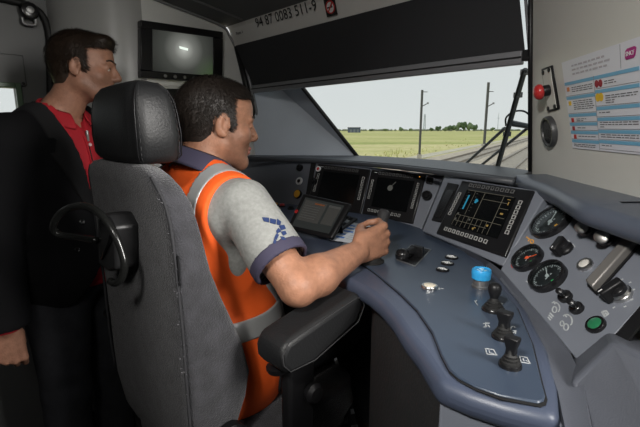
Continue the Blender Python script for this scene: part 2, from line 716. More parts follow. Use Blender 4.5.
# ceiling: sloped panel and header with lettering
HB, HT = (1.10 * S, 1.731), (1.072 * S, 1.821)
def ceil_z(f):
    return 1.821 + (HT[0] - f) * 0.165
cs = MB()
cs.prism([W(-2.2, HT[0], ceil_z(HT[0])), W(1.05, HT[0], ceil_z(HT[0])), W(1.05, -1.3, ceil_z(-1.3)), W(-2.2, -1.3, ceil_z(-1.3))], (0, 0, 0.05))
struct(cs.build('ceiling', M_CEIL), 'dark grey sloping cab ceiling')
header = MB()
prof = [(HB[0] + .0, HB[1]), (HB[0] - .004, HB[1] + .01), (HT[0] + .008, HT[1] - .012), (HT[0] - .004, HT[1]), (HT[0] + .05, HT[1] + .01), (HB[0] + .05, HB[1])]
header.loft([[W(r, f, z) for (f, z) in prof] for r in (RL, 0.3)])
header = struct(header.build('trim_3', M_HEAD), 'grey header panel above the roller blind, printed with a vehicle number')
# light bead where ceiling meets the wall
bead = arc_pts([onR(140, -7, RL + .01), onR(157, 0, RL + .01), onR(190, 12.5, RL + .01), onR(222, 26, RL + .01), onR(230, 37, RL + .01), onR(236, 48, RL + .01)], 6)
struct(MB().tube(bead, 0.006, 8).build('trim_4', mat('grey_bead', (0.26, 0.26, 0.26), 0.4), smooth='all'), 'thin grey bead along the top of the monitor wall')
bead2 = [W(RL + .16, 1.12, ceil_z(1.12) - .002), W(RL + .16, 0.3, ceil_z(0.3) - .002)]
struct(MB().tube(bead2, 0.005, 8).build('trim_6', MATS['grey_bead'], smooth='all'), 'thin grey joint line in the dark ceiling')
hn = unit(-FV * (HT[1] - HB[1]) + ZV * (HT[0] - HB[0]))
hp0 = W(0, HB[0] - .004, HB[1] + .01)
hax = frame(hn)
for (s, px, py, size, m) in (('94 87 0083 511-9', 255.5, 23.8, 0.0545, M_PRINT), ('Poste 1', 236, 33.8, 0.019, M_PRINT)):
    o = obj('lettering', text_mesh(s, size), m, header)
    place(o, onp(px, py, hp0 + hn * .004, hn), hax)

# no-smoking sticker
p = onp(330.5, 7.2, hp0 + hn * .005, hn)
st = thing('no_smoking_sticker', 'small square black sticker with red no-smoking sign on the header', 'sticker', p, hax)
MB().box((0, 0, 0), (.027, .029, .0006)).build('backing', M_PRINT, st, local=True)
MB().lathe([(.022, .001), (.022, .0014)], seg=28).build('white_disc', M_WHITE, st, local=True)
ring = MB()
ring.tube([(.020 * math.cos(a), .020 * math.sin(a), .0016) for a in np.linspace(0, 2 * math.pi, 28, endpoint=False)], .0026, 6, closed=True)
ring.box((0, 0, .0022), (.019, .0024, .0008), (unit((1, 1, 0)), unit((-1, 1, 0)), ZV))
ring.build('prohibition_ring', M_RED, st, local=True)
cg = MB().box((-.002, 0, .0017), (.013, .0024, .0006)).box((.009, .008, .0017), (.0015, .005, .0006))
cg.build('cigarette', M_PRINT, st, local=True)

# dark front trim of the wall
struct(MB().tube([onR(237, 46, RL + .012), onR(250, 100, RL + .012), onR(263, 157, RL + .012)], .016, 8).build('trim_7', M_BLACK, smooth='all'), 'dark trim edge between monitor wall and corner pillar')
struct(MB().tube([onR(241, 46, RL + .03), onR(254, 100, RL + .03), onR(266, 157, RL + .03)], .008, 8).build('trim_8', M_BAR, smooth='all'), 'thin metal blind guide along the dark trim edge')

# left corner pillar panel
PB0, PB1 = onz(262, 158, ZD - .01), onz(357, 158, ZD - .01)
PT0, PT1 = onR(250, 86, -1.83), onR(298, 84, -1.62)
PT0x, PT1x = PT0 + FV * .045 + ZV * .12, PB1 + (PT1 - PB1) * 1.7
pn = unit(np.cross(PB1 - PB0, PT0 - PB0))
if np.dot(pn, FV) < 0:
    pn = -pn
struct(quad_prism('wall_pillar', [PB0 - RV * .05, PB1, PT1x, PT0x - RV * .05, PT0 - RV * .06], pn * .03, M_PILLAR), 'blue-grey corner pillar panel left of the windscreen')

# windscreen
gR0, gF0 = float(np.dot(RV, PB1)), float(np.dot(FV, PB1))
gT = PT1x
gRt, gFt, gZt = float(np.dot(RV, gT)), float(np.dot(FV, gT)), float(gT[2])
rows = []
NB = 20
WR_A = unit((0.115, 0.993, 0))
WR_L = np.array([-0.2, 0, 1.0])
WR_N = unit(np.cross(WR_A, WR_L))
if WR_N[0] > 0:
    WR_N = -WR_N
WR_P = np.array([.654, 1.372, ZD])
eb, et = onp(531.5, 180, WR_P, WR_N), onp(532.5, -45, WR_P, WR_N)
def gpt(u, v):
    a = PB1 + (gT - PB1) * v
    e = eb + (et - eb) * (v * (gT[2] - PB1[2]) / (et[2] - eb[2]))
    p = a + (e - a) * u
    return p + FV * (0.10 * (1 - (2 * u - 1) ** 2)) * (1 - 0.3 * v) + FV * .02
g = MB()
g.loft([[gpt(i / NB, v) for i in range(NB + 1)] + [gpt(i / NB, v) + FV * .006 for i in range(NB, -1, -1)] for v in np.linspace(-.03, 1, 6)], closed=True, caps=True)
win1 = struct(g.build('window_1', M_GLASS, smooth=True), 'curved windscreen glass')
edge = MB().tube([gpt(0, v) - FV * .01 for v in np.linspace(0, 1, 6)], .010, 8)
edge.build('gasket', M_RUBBER, win1, smooth='all')
edge = MB().tube([gpt(1, v) - FV * .012 for v in np.linspace(0, 1, 6)], .009, 8)
edge.build('gasket', M_RUBBER, win1, smooth='all')

# right corner panel carrying the notice
wr = [eb + WR_L * -1.15, eb, et + WR_L * .15, et + WR_L * .15 - WR_A * .85, eb + WR_L * -1.15 - WR_A * .85]
struct(quad_prism('wall_right', wr, -WR_N * .04, M_WALLR), 'warm grey corner panel right of the windscreen')
struct(MB().tube([eb + WR_N * .004, et + WR_N * .004], .007, 8).build('trim_9', M_BLACK, smooth='all'), 'thin black edge strip between windscreen and corner panel')

# return wall from the corner panel to the right-hand side wall
pe = eb - WR_A * .83
fe = float(np.dot(FV, pe))
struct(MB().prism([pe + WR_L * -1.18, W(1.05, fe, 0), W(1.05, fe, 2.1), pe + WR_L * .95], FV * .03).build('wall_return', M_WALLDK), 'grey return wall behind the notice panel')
# walls behind the camera, with a side window on the right
struct(MB().box(W(-.55, -1.32, 1.15), (1.65, .02, 1.15), (RV, FV, ZV)).build('wall_rear', M_WALLDK), 'grey rear bulkhead behind the camera')
b = MB()
for (fa, fb, za, zb) in ((-1.3, -.1, 0, 2.25), (.95, 1.5, 0, 2.25), (-.1, .95, 0, 1.2), (-.1, .95, 2.05, 2.25)):
    b.box(W(1.06, (fa + fb) / 2, (za + zb) / 2), (.02, (fb - fa) / 2, (zb - za) / 2), (RV, FV, ZV))
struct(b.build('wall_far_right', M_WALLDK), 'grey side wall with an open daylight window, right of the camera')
struct(MB().box(W(-.45, 1.52, .55), (1.75, .02, .62), (RV, FV, ZV)).build('wall_front', M_FLOOR), 'front bulkhead under the windscreen')

# ================================================================ roller blind
BL, BR = RL + .03, -.491 * S
bt, bb = (HB[0] - .01, HB[1] + .005), (1.175 * S, 1.556)
blind = thing('roller_blind', 'black roller blind half lowered over the windscreen', 'blind', W((BL + BR) / 2, bb[0], bb[1]))
d = np.array([bb[0] - bt[0], bb[1] - bt[1]])
fab = MB().prism([W(BL, *bt), W(BR, *bt), W(BR, *bb), W(BL, *bb)], FV * .004)
fab.build('blind_fabric', M_BLIND, blind)
bar = MB()
bp = [(bb[0] - .010, bb[1] + .006), (bb[0] - .012, bb[1] - .012), (bb[0] - .006, bb[1] - .030), (bb[0] + .012, bb[1] - .030), (bb[0] + .014, bb[1] + .006)]
bar.loft([[W(r, f, z) for (f, z) in bp] for r in (BL, BR - .004)])
bar.build('bottom_bar', M_BAR, blind, bevel=.003)
MB().loft([[W(r, f, z) for (f, z) in ((bb[0] - .014, bb[1] - .010), (bb[0] - .014, bb[1] - .014), (bb[0] - .011, bb[1] - .014), (bb[0] - .011, bb[1] - .010))] for r in (BL, BR - .004)]).build('bar_groove', M_GAP, blind)
MB().box(W(BR + .008, bb[0], bb[1] - .008), (.010, .012, .014), (RV, FV, ZV)).build('end_bracket', M_BLACK, blind, bevel=.002)
MB().tube([W(BR + .016, bb[0] + .004, bb[1] - .03), W(BR + .016, bt[0] + .004, bt[1])], .004, 6).build('guide_wire', M_BAR, blind)
# ================================================================ OUTSIDE
GZ = -1.2
def ground_mat():
    m = bpy.data.materials.new('meadow')
    m.use_nodes = True
    N, L = m.node_tree.nodes, m.node_tree.links
    b = N['Principled BSDF']
    b.inputs['Roughness'].default_value = 0.95
    tc = N.new('ShaderNodeTexCoord')
    mp = N.new('ShaderNodeMapping')
    mp.inputs['Rotation'].default_value = (0, 0, 0.5)
    mp.inputs['Scale'].default_value = (0.012, 0.06, 1)
    L.new(tc.outputs['Object'], mp.inputs['Vector'])
    n = N.new('ShaderNodeTexNoise')
    n.inputs['Scale'].default_value = 1.4
    n.inputs['Detail'].default_value = 7
    L.new(mp.outputs['Vector'], n.inputs['Vector'])
    r = N.new('ShaderNodeValToRGB')
    e = r.color_ramp.elements
    e[0].position, e[0].color = 0.34, (0.30, 0.34, 0.09, 1)
    e[1].position, e[1].color = 0.66, (0.62, 0.55, 0.28, 1)
    x = e.new(0.5)
    x.color = (0.46, 0.45, 0.16, 1)
    L.new(n.outputs['Fac'], r.inputs[0])
    n2 = N.new('ShaderNodeTexNoise')
    n2.inputs['Scale'].default_value = 1.2
    n2.inputs['Detail'].default_value = 5
    L.new(tc.outputs['Object'], n2.inputs['Vector'])
    mx = N.new('ShaderNodeMix')
    mx.data_type = 'RGBA'
    mx.blend_type = 'OVERLAY'
    mx.inputs[0].default_value = 0.5
    L.new(r.outputs[0], mx.inputs[6])
    L.new(n2.outputs['Fac'], mx.inputs[7])
    L.new(mx.outputs[2], b.inputs['Base Color'])
    return m
g = MB().box((150, 700, GZ - .6), (1600, 1500, .5))
struct(g.build('ground', ground_mat()), 'flat yellow-green meadow reaching the horizon')
TG = unit((0.48, 0.877, 0))
TP = np.array([TG[1], -TG[0], 0])
def TK(l, s, z):
    return TP * l + TG * s + ZV * z
M_BALL = mat('grey_brown_ballast', (0.46, 0.40, 0.32), 0.95, bump=0.8, bscale=6, var=0.35, vscale=3)
bal = MB()
bal.loft([[TK(l, s, z) for (l, z) in ((-11.0, GZ - .4), (-9.8, GZ + .12), (-1.2, GZ + .12), (6.5, GZ + .12), (7.5, GZ - .4))] for s in (-30, 400)])
struct(bal.build('ballast_bed', M_BALL), 'grey ballast bed under the tracks')
path_ = MB()
path_.loft([[TK(l, s, z) for (l, z) in ((-12.6, GZ - .4), (-12.5, GZ - .05), (-11.0, GZ - .05), (-10.9, GZ - .4))] for s in (-30, 400)])
struct(path_.build('service_path', mat('pale_path', (0.52, 0.48, 0.38), 0.95, var=0.2, vscale=1)), 'pale dirt path beside the tracks')
M_RAIL = mat('worn_rail_steel', (0.30, 0.26, 0.22), 0.4, metal=0.7)
M_SLEEP = mat('concrete_sleeper', (0.40, 0.37, 0.33), 0.9, var=0.2)
for (l0, lab) in ((-7.6, 'far railway track of two rails beside the meadow'), (-3.6, 'near railway track of two rails in front of the wiper')):
    t = thing('railway_track', lab, 'track', TK(l0, 30, GZ + .12), group='tracks ahead of the cab')
    for dl in (0, 1.435):
        rl = MB()
        rl.loft([[TK(l0 + dl + a, s, GZ + .12 + z) for (a, z) in ((-.07, 0.0), (-.02, .03), (-.035, .15), (-.035, .19), (.035, .19), (.035, .15), (.02, .03), (.07, 0.0))] for s in (-10, 380)])
        rl.build('rail', M_RAIL, t)
    sl = MB()
    for s in np.arange(8, 150, .62):
        sl.box(TK(l0 + .72, s, GZ + .10), (1.25, .12, .055), (TP, TG, ZV))
    tag(sl.build('sleepers', M_SLEEP, t), kind='stuff')

def pole(px, pyb, pyt, lab, arm_y):
    p = onz(px, pyb, GZ)
    t = float(np.linalg.norm(p[:2]))
    d = ray(px, pyt)
    h = CAMZ + d[2] * t / math.hypot(d[0], d[1]) - GZ
    o = thing('catenary_pole', lab, 'pole', p, group='catenary poles beside the track')
    w = t / FPX * 1.0
    mst = MB()
    mst.box((0, 0, h / 2), (w * .95, w * .3, h / 2)).box((-w * .75, 0, h / 2), (w * .22, w * .8, h / 2)).box((w * .75, 0, h / 2), (w * .22, w * .8, h / 2))
    mst.build('mast', mat('dark_mast_steel', (0.10, 0.10, 0.095), 0.6), o, local=True)
    sc = t / FPX
    za = h * arm_y
    a = MB()
    a.tube([(0, 0, za), (5.5 * sc, 0, za + 3.0 * sc)], .45 * sc, 6)
    a.build('bracket_arm', MATS['dark_mast_steel'], o, local=True)
    MB().tube([(0, 0, za + 13.5 * sc), (5 * sc, 0, za + 13.5 * sc)], .35 * sc, 6).build('bracket_arm', MATS['dark_mast_steel'], o, local=True)
    MB().lathe([(.9 * sc, 0), (.9 * sc, 1.6 * sc)], (5.8 * sc, 0, za + 2.4 * sc), seg=8).build('insulator', M_STEEL, o, local=True)
    MB().box((0, 0, .15), (w * 1.8, w * 1.8, .18)).build('foundation', M_SLEEP, o, local=True)
pole(419.3, 158, 90, 'catenary pole standing nearer, left of the other one', .76)
pole(484, 146, 82.5, 'slender catenary pole farther right, next to the wiper', .62)

# lattice tower and building far away
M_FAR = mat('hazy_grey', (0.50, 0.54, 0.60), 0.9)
p = onz(424.2, 130.9, GZ)
t = float(p[1])
sc = t / FPX
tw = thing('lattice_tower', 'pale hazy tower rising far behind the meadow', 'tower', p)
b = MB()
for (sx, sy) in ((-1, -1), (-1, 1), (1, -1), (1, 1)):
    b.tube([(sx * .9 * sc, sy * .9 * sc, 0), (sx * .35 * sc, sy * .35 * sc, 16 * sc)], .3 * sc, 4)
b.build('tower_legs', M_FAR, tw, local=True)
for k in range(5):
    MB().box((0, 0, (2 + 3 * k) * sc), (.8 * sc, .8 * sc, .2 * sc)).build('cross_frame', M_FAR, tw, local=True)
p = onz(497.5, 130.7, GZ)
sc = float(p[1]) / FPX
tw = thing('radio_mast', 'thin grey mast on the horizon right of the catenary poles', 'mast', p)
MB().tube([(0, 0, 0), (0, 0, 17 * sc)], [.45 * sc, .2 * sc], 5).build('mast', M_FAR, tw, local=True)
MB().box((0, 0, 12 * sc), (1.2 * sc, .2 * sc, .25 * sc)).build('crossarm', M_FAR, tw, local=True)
p = onz(354, 132.5, GZ)
sc = float(p[1]) / FPX
bd = thing('farm_building', 'dark blue-grey flat-roofed shed standing in the meadow at far left', 'building', p)
MB().box((0, 0, 2.2 * sc), (6 * sc, 4 * sc, 2.3 * sc)).build('wall', mat('slate_cladding', (0.08, 0.10, 0.14), 0.8), bd, local=True)
MB().box((0, 0, 4.7 * sc), (6.2 * sc, 4.2 * sc, .3 * sc)).build('roof', mat('dark_roof', (0.05, 0.06, 0.075), 0.8), bd, local=True)
for k in (-1, 0, 1):
    MB().box((k * 3.4 * sc, -4.02 * sc, 1.6 * sc), (.9 * sc, .05 * sc, 1.5 * sc)).build('door', mat('grey_shutter', (0.16, 0.18, 0.20), 0.7), bd, local=True)

# trees on the horizon
def crown_mesh(seed, sx, sz, n=9):
    r = np.random.default_rng(seed)
    bm = bmesh.new()
    for _ in range(n):
        c = Vector((r.uniform(-.6, .6) * sx, r.uniform(-.5, .5) * sx, r.uniform(.42, .85) * sz))
        q = r.uniform(.28, .45)
        mtx = Matrix.Translation(c) @ Matrix.Diagonal((q * sx, q * sx, q * sz * .8, 1))
        ret = bmesh.ops.create_icosphere(bm, subdivisions=2, radius=1.0, matrix=mtx)
        for v in ret['verts']:
            v.co += Vector(r.normal(size=3)) * .05 * sx
    me = bpy.data.meshes.new('crown')
    bm.to_mesh(me)
    bm.free()
    return me
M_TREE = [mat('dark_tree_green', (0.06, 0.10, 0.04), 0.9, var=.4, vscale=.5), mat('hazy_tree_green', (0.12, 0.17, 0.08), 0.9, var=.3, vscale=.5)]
M_TRUNK = mat('bark', (0.06, 0.05, 0.04), 0.9)
tree_spots = [(401, 3.0, 3.6, 1, 'small lone tree on the horizon left of the nearer pole'), (410, 2.4, 2.6, 1, 'tiny bush-like tree close to the nearer pole'),
              (431, 2.6, 3.2, 0, 'small dark tree just right of the pale tower'), (438, 3.4, 4.6, 0, 'round dark tree leading the tree row after the tower'),
              (445, 3.0, 4.2, 1, 'low tree at the left end of the wood'), (451, 4.2, 6.2, 0, 'broad tree in the left half of the wood'),
              (457, 4.4, 7.6, 1, 'tall tree in the middle of the wood, left of the tallest'), (463, 4.6, 8.2, 0, 'tallest tree of the wood on the horizon'),
              (469, 4.4, 7.8, 1, 'tall tree in the right half of the wood'), (474, 3.8, 6.4, 0, 'last broad tree of the wood before the thin pole'),
              (492, 3.0, 3.4, 1, 'small tree just right of the slender pole'), (505, 4.0, 3.0, 0, 'low tree behind the wiper arm on the horizon'),
              (385, 3.0, 2.2, 1, 'low distant tree midway between shed and nearer pole'), (371, 3.4, 2.0, 0, 'low distant tree close right of the shed')]
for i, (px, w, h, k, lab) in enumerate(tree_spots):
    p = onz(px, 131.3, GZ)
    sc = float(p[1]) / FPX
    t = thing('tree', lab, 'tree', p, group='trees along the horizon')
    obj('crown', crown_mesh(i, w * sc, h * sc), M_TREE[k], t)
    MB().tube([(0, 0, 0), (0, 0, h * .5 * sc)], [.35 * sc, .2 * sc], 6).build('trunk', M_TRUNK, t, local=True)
# hedge line
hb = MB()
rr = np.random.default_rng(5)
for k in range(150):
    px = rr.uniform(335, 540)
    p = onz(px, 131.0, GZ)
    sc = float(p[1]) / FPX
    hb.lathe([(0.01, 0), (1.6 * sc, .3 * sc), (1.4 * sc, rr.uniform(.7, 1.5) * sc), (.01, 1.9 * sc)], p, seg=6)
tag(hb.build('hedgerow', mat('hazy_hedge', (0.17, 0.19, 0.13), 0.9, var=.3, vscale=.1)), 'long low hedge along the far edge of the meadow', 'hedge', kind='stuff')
# weeds beside the path
wb = MB()
for k in range(110):
    px = rr.uniform(360, 470)
    py = 158 - (px - 412) * .17 - rr.uniform(2, 10)
    p = onz(px, py, GZ)
    h = rr.uniform(.15, .45) * (2.0 if 388 < px < 402 else .8)
    for q in range(5):
        a = rr.uniform(0, 6.28)
        tip = p + np.array([math.cos(a) * .3, math.sin(a) * .3, h])
        s_ = np.array([-math.sin(a), math.cos(a), 0]) * .05
        wb.add([p - s_, p + s_, tip], [(0, 1, 2)])
tag(wb.build('weeds', mat('pale_weeds', (0.60, 0.60, 0.28), 0.9, var=.3, vscale=.6)), 'tufts of pale weeds along the path by the nearer pole', 'weeds', kind='stuff')

# ================================================================ windscreen wiper, outside the glass
def wip(px, py, off=.05):
    # plane just outside the glass near its right edge
    p0 = gpt(.85, .3) + FV * off
    n = unit(np.cross(gpt(.95, .2) - gpt(.75, .2), gpt(.85, .6) - gpt(.85, 0)))
    return onp(px, py, p0, n)
wp = thing('windscreen_wiper', 'black windscreen wiper with hose, outside the right end of the glass', 'wiper', wip(480, 168))
M_WIP = mat('wiper_grey', (0.055, 0.058, 0.062), 0.5)
bl = MB().tube([wip(525.5, 69), wip(517.5, 97), wip(504, 146), wip(497, 171)], .007, 6)
bl.build('blade_carrier', M_WIP, wp)
MB().tube([wip(523.5, 70, .04), wip(515.5, 97, .04), wip(502, 146, .04), wip(496, 168, .04)], .0045, 5).build('rubber_blade', M_RUBBER, wp)
MB().tube([wip(505, 128, .065), wip(461, 168, .065)], .0055, 6).build('arm', M_WIP, wp)
MB().tube([wip(529, 127, .08), wip(474, 171, .08)], .005, 6).build('arm', M_WIP, wp)
MB().tube([wip(513, 123.5, .06), wip(530, 126.5, .06)], [.010, .008], 8).build('link_joint', M_WIP, wp)
MB().tube(arc_pts([wip(506, 126, .07), wip(506, 118, .075), wip(513, 112, .08), wip(523, 111, .08), wip(530, 116, .08), wip(531, 124, .08)], 6), .003, 6).build('washer_hose', M_RUBBER, wp, smooth='all')
for (a, c) in ((525, 72), (518, 95), (507, 134)):
    MB().box(wip(a, c, .055), (.010, .010, .008)).build('blade_clip', M_WIP, wp)
# ================================================================ CONTROL DESK
def CR(v, k):
    return CAMP + np.array(v) * k
NL = unit((-.55, -.742, .384))
PL0 = CR((-.009, 1.892, -.144), .98)
NR = unit((-.747, -.237, .622))
PR0 = CR((.406, 1.225, -.142), 1.0577)
NG = unit((-.70, -.05, .71))
PG0 = onz(500, 270, DZ + .012)

desk = thing('control_desk', 'curved blue-grey driver desk wrapping round the seat', 'desk', W(-.8, .95, 0))
def Z(px, py, z=DZ):
    return onz(px, py, z)

inner = [(437, 381), (419, 352), (406, 336), (393, 316), (381, 302), (368, 291), (345, 278), (320, 263), (290, 244), (262, 230)]
outer = [(270, 200), (330, 206), (380, 215), (420, 227), (455, 241), (485, 261), (508, 284), (529, 310), (549, 347), (560, 385), (562, 419)]
top = [Z(*q) for q in inner] + [W(-1.38, .80, DZ), W(-1.6, .83, DZ), W(-1.83, .88, DZ), W(-1.83, 1.2, DZ)] + [Z(*q) for q in outer] + [Z(505, 405), Z(470, 394)]
MB().prism(top, (0, 0, -.038)).build('desk_top', M_DESK, desk, bevel=.016, bseg=5)
lidpx = [(362, 224), (380, 219.5), (400, 223), (422, 230), (455, 246), (480, 266), (499, 286), (517, 309), (532, 345), (541.5, 385), (545, 398), (543.5, 403), (538, 405), (500, 398), (475, 389), (458, 380), (449, 372),
         (441, 357), (432, 334), (417, 312), (400, 295), (375, 274), (350, 257), (338, 249)]
lp = [Z(*q, DZ + .0005) for q in lidpx]
cen = sum(lp) / len(lp)
MB().prism([cen + (p - cen) * 1.013 for p in lp], (0, 0, .0012)).build('lid_joint', M_GAP, desk)
MB().prism([p for p in lp], (0, 0, .0045)).build('control_lid', M_LID, desk, bevel=.0025)
LZ = DZ + .005
# pedestal under the right end
ped = [(443, 392), (427, 366), (404, 338), (378, 306), (372, 285), (440, 262), (508, 290), (549, 352), (562, 392), (566, 428), (505, 415), (470, 404)]
pp = []
for q in ped:
    pp.append(Z(q[0], q[1], DZ - .034) * np.array([1, 1, 0]) + ZV * (DZ - .034))
MB().prism(pp, (0, 0, -(DZ - .06))).build('pedestal', M_FLOOR, desk, bevel=.01)
fa = [Z(x, y, DZ - .016) for (x, y) in ((441, 388), (470, 398.5), (505, 410), (563, 425.5))]
MB().loft([[p, p + np.array([.004, .012, 0]), p + np.array([.004, .012, -.55]), p - ZV * .55] for p in fa]).build('end_fascia', mat('pale_slate_fascia', (.17, .185, .22), .45, bump=.06, bscale=500), desk, bevel=.003)
# consoles
def panel(name, px, p0, n, m, thick=.02, lift=0.0, bev=.003):
    return MB().prism([onp(x, y, p0 + n * lift, n) for (x, y) in px], -n * thick).build(name, m, desk, bevel=bev)
panel('console_panel', [(240, 157), (320, 161), (444, 175.5), (421.5, 229.5), (345, 214), (300, 206), (243, 200)], PL0, NL, M_CONS)
panel('console_panel', [(444.5, 176), (548, 192), (503, 266), (470, 251), (422, 231)], PR0, NR, M_CONS)
panel('gauge_panel', [(500, 270), (546, 323), (582, 366), (611, 339), (640, 308), (700, 250), (700, 190), (600, 190), (546, 190)], PG0, NG, M_CONS, .02)
panel('panel_joint', [(311, 163), (316, 163), (308, 206), (304, 205)], PL0, NL, M_GAP, .002, .001, 0)
# gutter between desk and panels
rimp = [(440, 234), (455, 242), (480, 261), (500, 279), (518, 301), (534, 330), (548, 362), (558, 392), (566, 432)]
panp = [(446, 238), (462, 247), (490, 262), (503, 272), (526, 300), (549, 326), (570, 352), (583, 380), (592, 440)]
rows = []
for a, c in zip(rimp, panp):
    pa = Z(a[0], a[1], DZ - .006)
    if c[1] < 262:
        pb = onp(c[0], c[1], PR0, NR)
    elif c[1] < 360:
        pb = onp(c[0], c[1], PG0, NG)
    else:
        pb = Z(c[0], c[1], DZ - .0)
    mid = (pa + pb) / 2 + ZV * -.004
    rows.append([pa, mid, pb, pb + np.array([.03, .02, -.06]), pa + np.array([0, 0, -.05])])
MB().loft(rows).build('gutter_moulding', M_MOLD, desk, smooth=True)
# side cover at the lower right
A, B, C_ = at(570, 381, .555), at(613, 340, .575), at(720, 396, .43)
E_, D_ = at(594, 480, .50), at(720, 520, .42)
MB().prism([A, B, C_, D_, E_], np.array([.10, .16, -.05])).build('side_cover', M_MOLD, desk, bevel=.008, bseg=3)
panel('black_slot', [(612, 338), (640, 306), (646, 318), (624, 344)], PG0, NG, M_BLACK, .004, .003, 0)
# dash top
near = [(240, 159.5), (280, 160), (320, 161.5), (360, 164), (400, 167.5), (445, 173), (480, 177.5), (514, 182)]
far = [gpt(u, 0) - FV * .004 for u in np.linspace(1, 0, 12)]
dt = [Z(x, y, ZD - .010) for (x, y) in near]
far = [p * np.array([1, 1, 0]) + ZV * (ZD - .010) for p in far]
MB().prism(dt + far + [W(-1.83, 1.23, ZD - .01)], (0, 0, .012)).build('dash_top', M_DASH, desk, bevel=.003)
MB().tube([Z(x, y, ZD - .006) for (x, y) in near], .0085, 8).build('dash_edge', M_DASH, desk, smooth='all')
# padded edge on the right
rl = arc_pts([Z(514.5, 182, 1.205), Z(530, 186.5, 1.205), Z(548, 192.5, 1.205), Z(562, 199, 1.205), Z(577, 207.5, 1.205), Z(590, 214.5, 1.203), Z(610, 221, 1.20), Z(640, 231, 1.195), Z(690, 247, 1.19)], 5)
sec = []
for i, p in enumerate(rl):
    t = unit(rl[min(i + 1, len(rl) - 1)] - rl[max(i - 1, 0)])
    u = unit(np.cross(t, ZV))
    if np.dot(u, NG) < 0:
        u = -u
    # half-round nose that runs back into a flat shelf reaching the wall
    ring = []
    for a in np.linspace(-math.pi / 2, math.pi / 2, 9):
        ring.append(p + u * (.018 * math.cos(a)) + ZV * (.020 * math.sin(a)))
    base = p - u * .17
    ring += [p - u * .05 + ZV * .022, base + ZV * .024, base - ZV * .02]
    sec.append(ring)
MB().loft(sec).build('padded_edge', M_ROLL, desk, smooth=True)

# ================================================================ display units
def quadmap(c, n):
    c = [np.asarray(p) for p in c]
    def f(u, v, h=0.0):
        return (c[0] * (1 - u) + c[1] * u) * (1 - v) + (c[3] * (1 - u) + c[2] * u) * v + n * h
    return f

def qbox(mb, f, u0, u1, v0, v1, h0, h1):
    vs = [f(u, v, h) for h in (h0, h1) for (u, v) in ((u0, v0), (u1, v0), (u1, v1), (u0, v1))]
    return mb.add(vs, [(0, 3, 2, 1), (4, 5, 6, 7), (0, 1, 5, 4), (1, 2, 6, 5), (2, 3, 7, 6), (3, 0, 4, 7)])

def qframe(mb, f, u0, u1, v0, v1, wu, wv, h0, h1):
    qbox(mb, f, u0, u1, v0, v0 + wv, h0, h1)
    qbox(mb, f, u0, u1, v1 - wv, v1, h0, h1)
    qbox(mb, f, u0, u0 + wu, v0 + wv, v1 - wv, h0, h1)
    qbox(mb, f, u1 - wu, u1, v0 + wv, v1 - wv, h0, h1)

M_KEY = mat('grey_key_outline', (0.36, 0.36, 0.35), 0.5)
M_KEYDIM = mat('dim_key_outline', (0.12, 0.12, 0.12), 0.5)
M_LINE = mat('screen_grid_glow', (0, 0, 0), 0.5, emit=(.42, .38, .28), estr=.20)
M_CYAN = mat('screen_cyan_glow', (0, 0, 0), 0.5, emit=(.03, .38, .60), estr=.5)
M_AMB = mat('screen_amber_glow', (0, 0, 0), 0.5, emit=(.70, .45, .12), estr=.35)
M_SOFT = mat('screen_soft_glow', (0, 0, 0), 0.5, emit=(.25, .25, .22), estr=.22)

def display(name, label, px, p0, n, keys, lift=.006):
    c = [onp(x, y, p0 + n * lift, n) for (x, y) in px]
    t = thing(name, label, 'display', sum(c) / 4, group='driver displays in the console')
    f = quadmap(c, n)
    MB().prism(c, -n * .014).build('bezel', M_BEZEL, t, bevel=.004)
    b = MB()
    qbox(b, f, .16, .84, .16, .80, .0004, .0012)
    b.build('screen', M_SCREEN, t)
    for (u, v, m) in keys:
        b = MB()
        qframe(b, f, u - .021, u + .021, v - .030, v + .030, .007, .010, .0005, .0022)
        k = b.build('key', m, t)
        b = MB()
        qbox(b, f, u - .012, u + .012, v - .018, v + .018, .0005, .0014)
        b.build('key_cap', M_BLACKG, k) if False else None
    return t, f

def keyset(top=True, bottom=None, dim=M_KEYDIM):
    ks = []
    for k in range(10):
        ks.append((.18 + k * .066, .075, dim))
    for k in range(6):
        ks.append((.075, .26 + k * .072, M_KEY))
    for k in range(7):
        ks.append((.915, .22 + k * .076, M_KEY))
    if bottom:
        for k in range(bottom):
            ks.append((.13 + k * .066, .885, M_KEY))
    return ks
LQ = [(318, 163.5), (371, 169), (361.5, 217), (308.5, 203)]
RQ = [(372, 169), (426, 175), (414.5, 224.5), (362, 215)]
d1, f1_ = display('cab_display', 'left of the two dark driver displays, behind the tablet', [(318, 163.5), (370.5, 169), (360.5, 214), (306, 206)], PL0, NL, keyset())
d2, f2_ = display('cab_display', 'middle dark driver display in front of the driver hand, showing a faint dial', [(371.5, 169), (426, 174.5), (412.5, 224), (361.5, 214)], PL0, NL, keyset(bottom=10))
d3, f3_ = display('cab_display', 'right driver display with lit blue bars and grid lines', [(462, 180), (534, 190), (505, 257), (435.5, 233)], PR0, NR, keyset(bottom=10))
# faint dial on the middle display
b = MB()
pc = f2_(.44, .36, .0016)
ax = frame(NL)
b.lathe([(.011, 0), (.011, .0004)], pc, ax, 20)
b.build('dial_symbol', M_SOFT, d2)
MB().tube([f2_(.45, .33, .002), f2_(.52, .22, .002)], .0012, 5).build('dial_pointer', M_SOFT, d2)
b = MB()
qbox(b, f2_, .07, .13, .06, .075, .0012, .0018)
b.build('maker_mark', M_WHITE, d2)
b = MB()
qbox(b, f2_, .90, .915, .05, .07, .0012, .0018)
b.build('status_light', mat('orange_led', (.3, .1, .01), .4, emit=(1, .4, .05), estr=.8), d2)
b = MB()
qbox(b, f1_, .07, .13, .06, .075, .0012, .0018)
b.build('maker_mark', M_GREYP, d1)
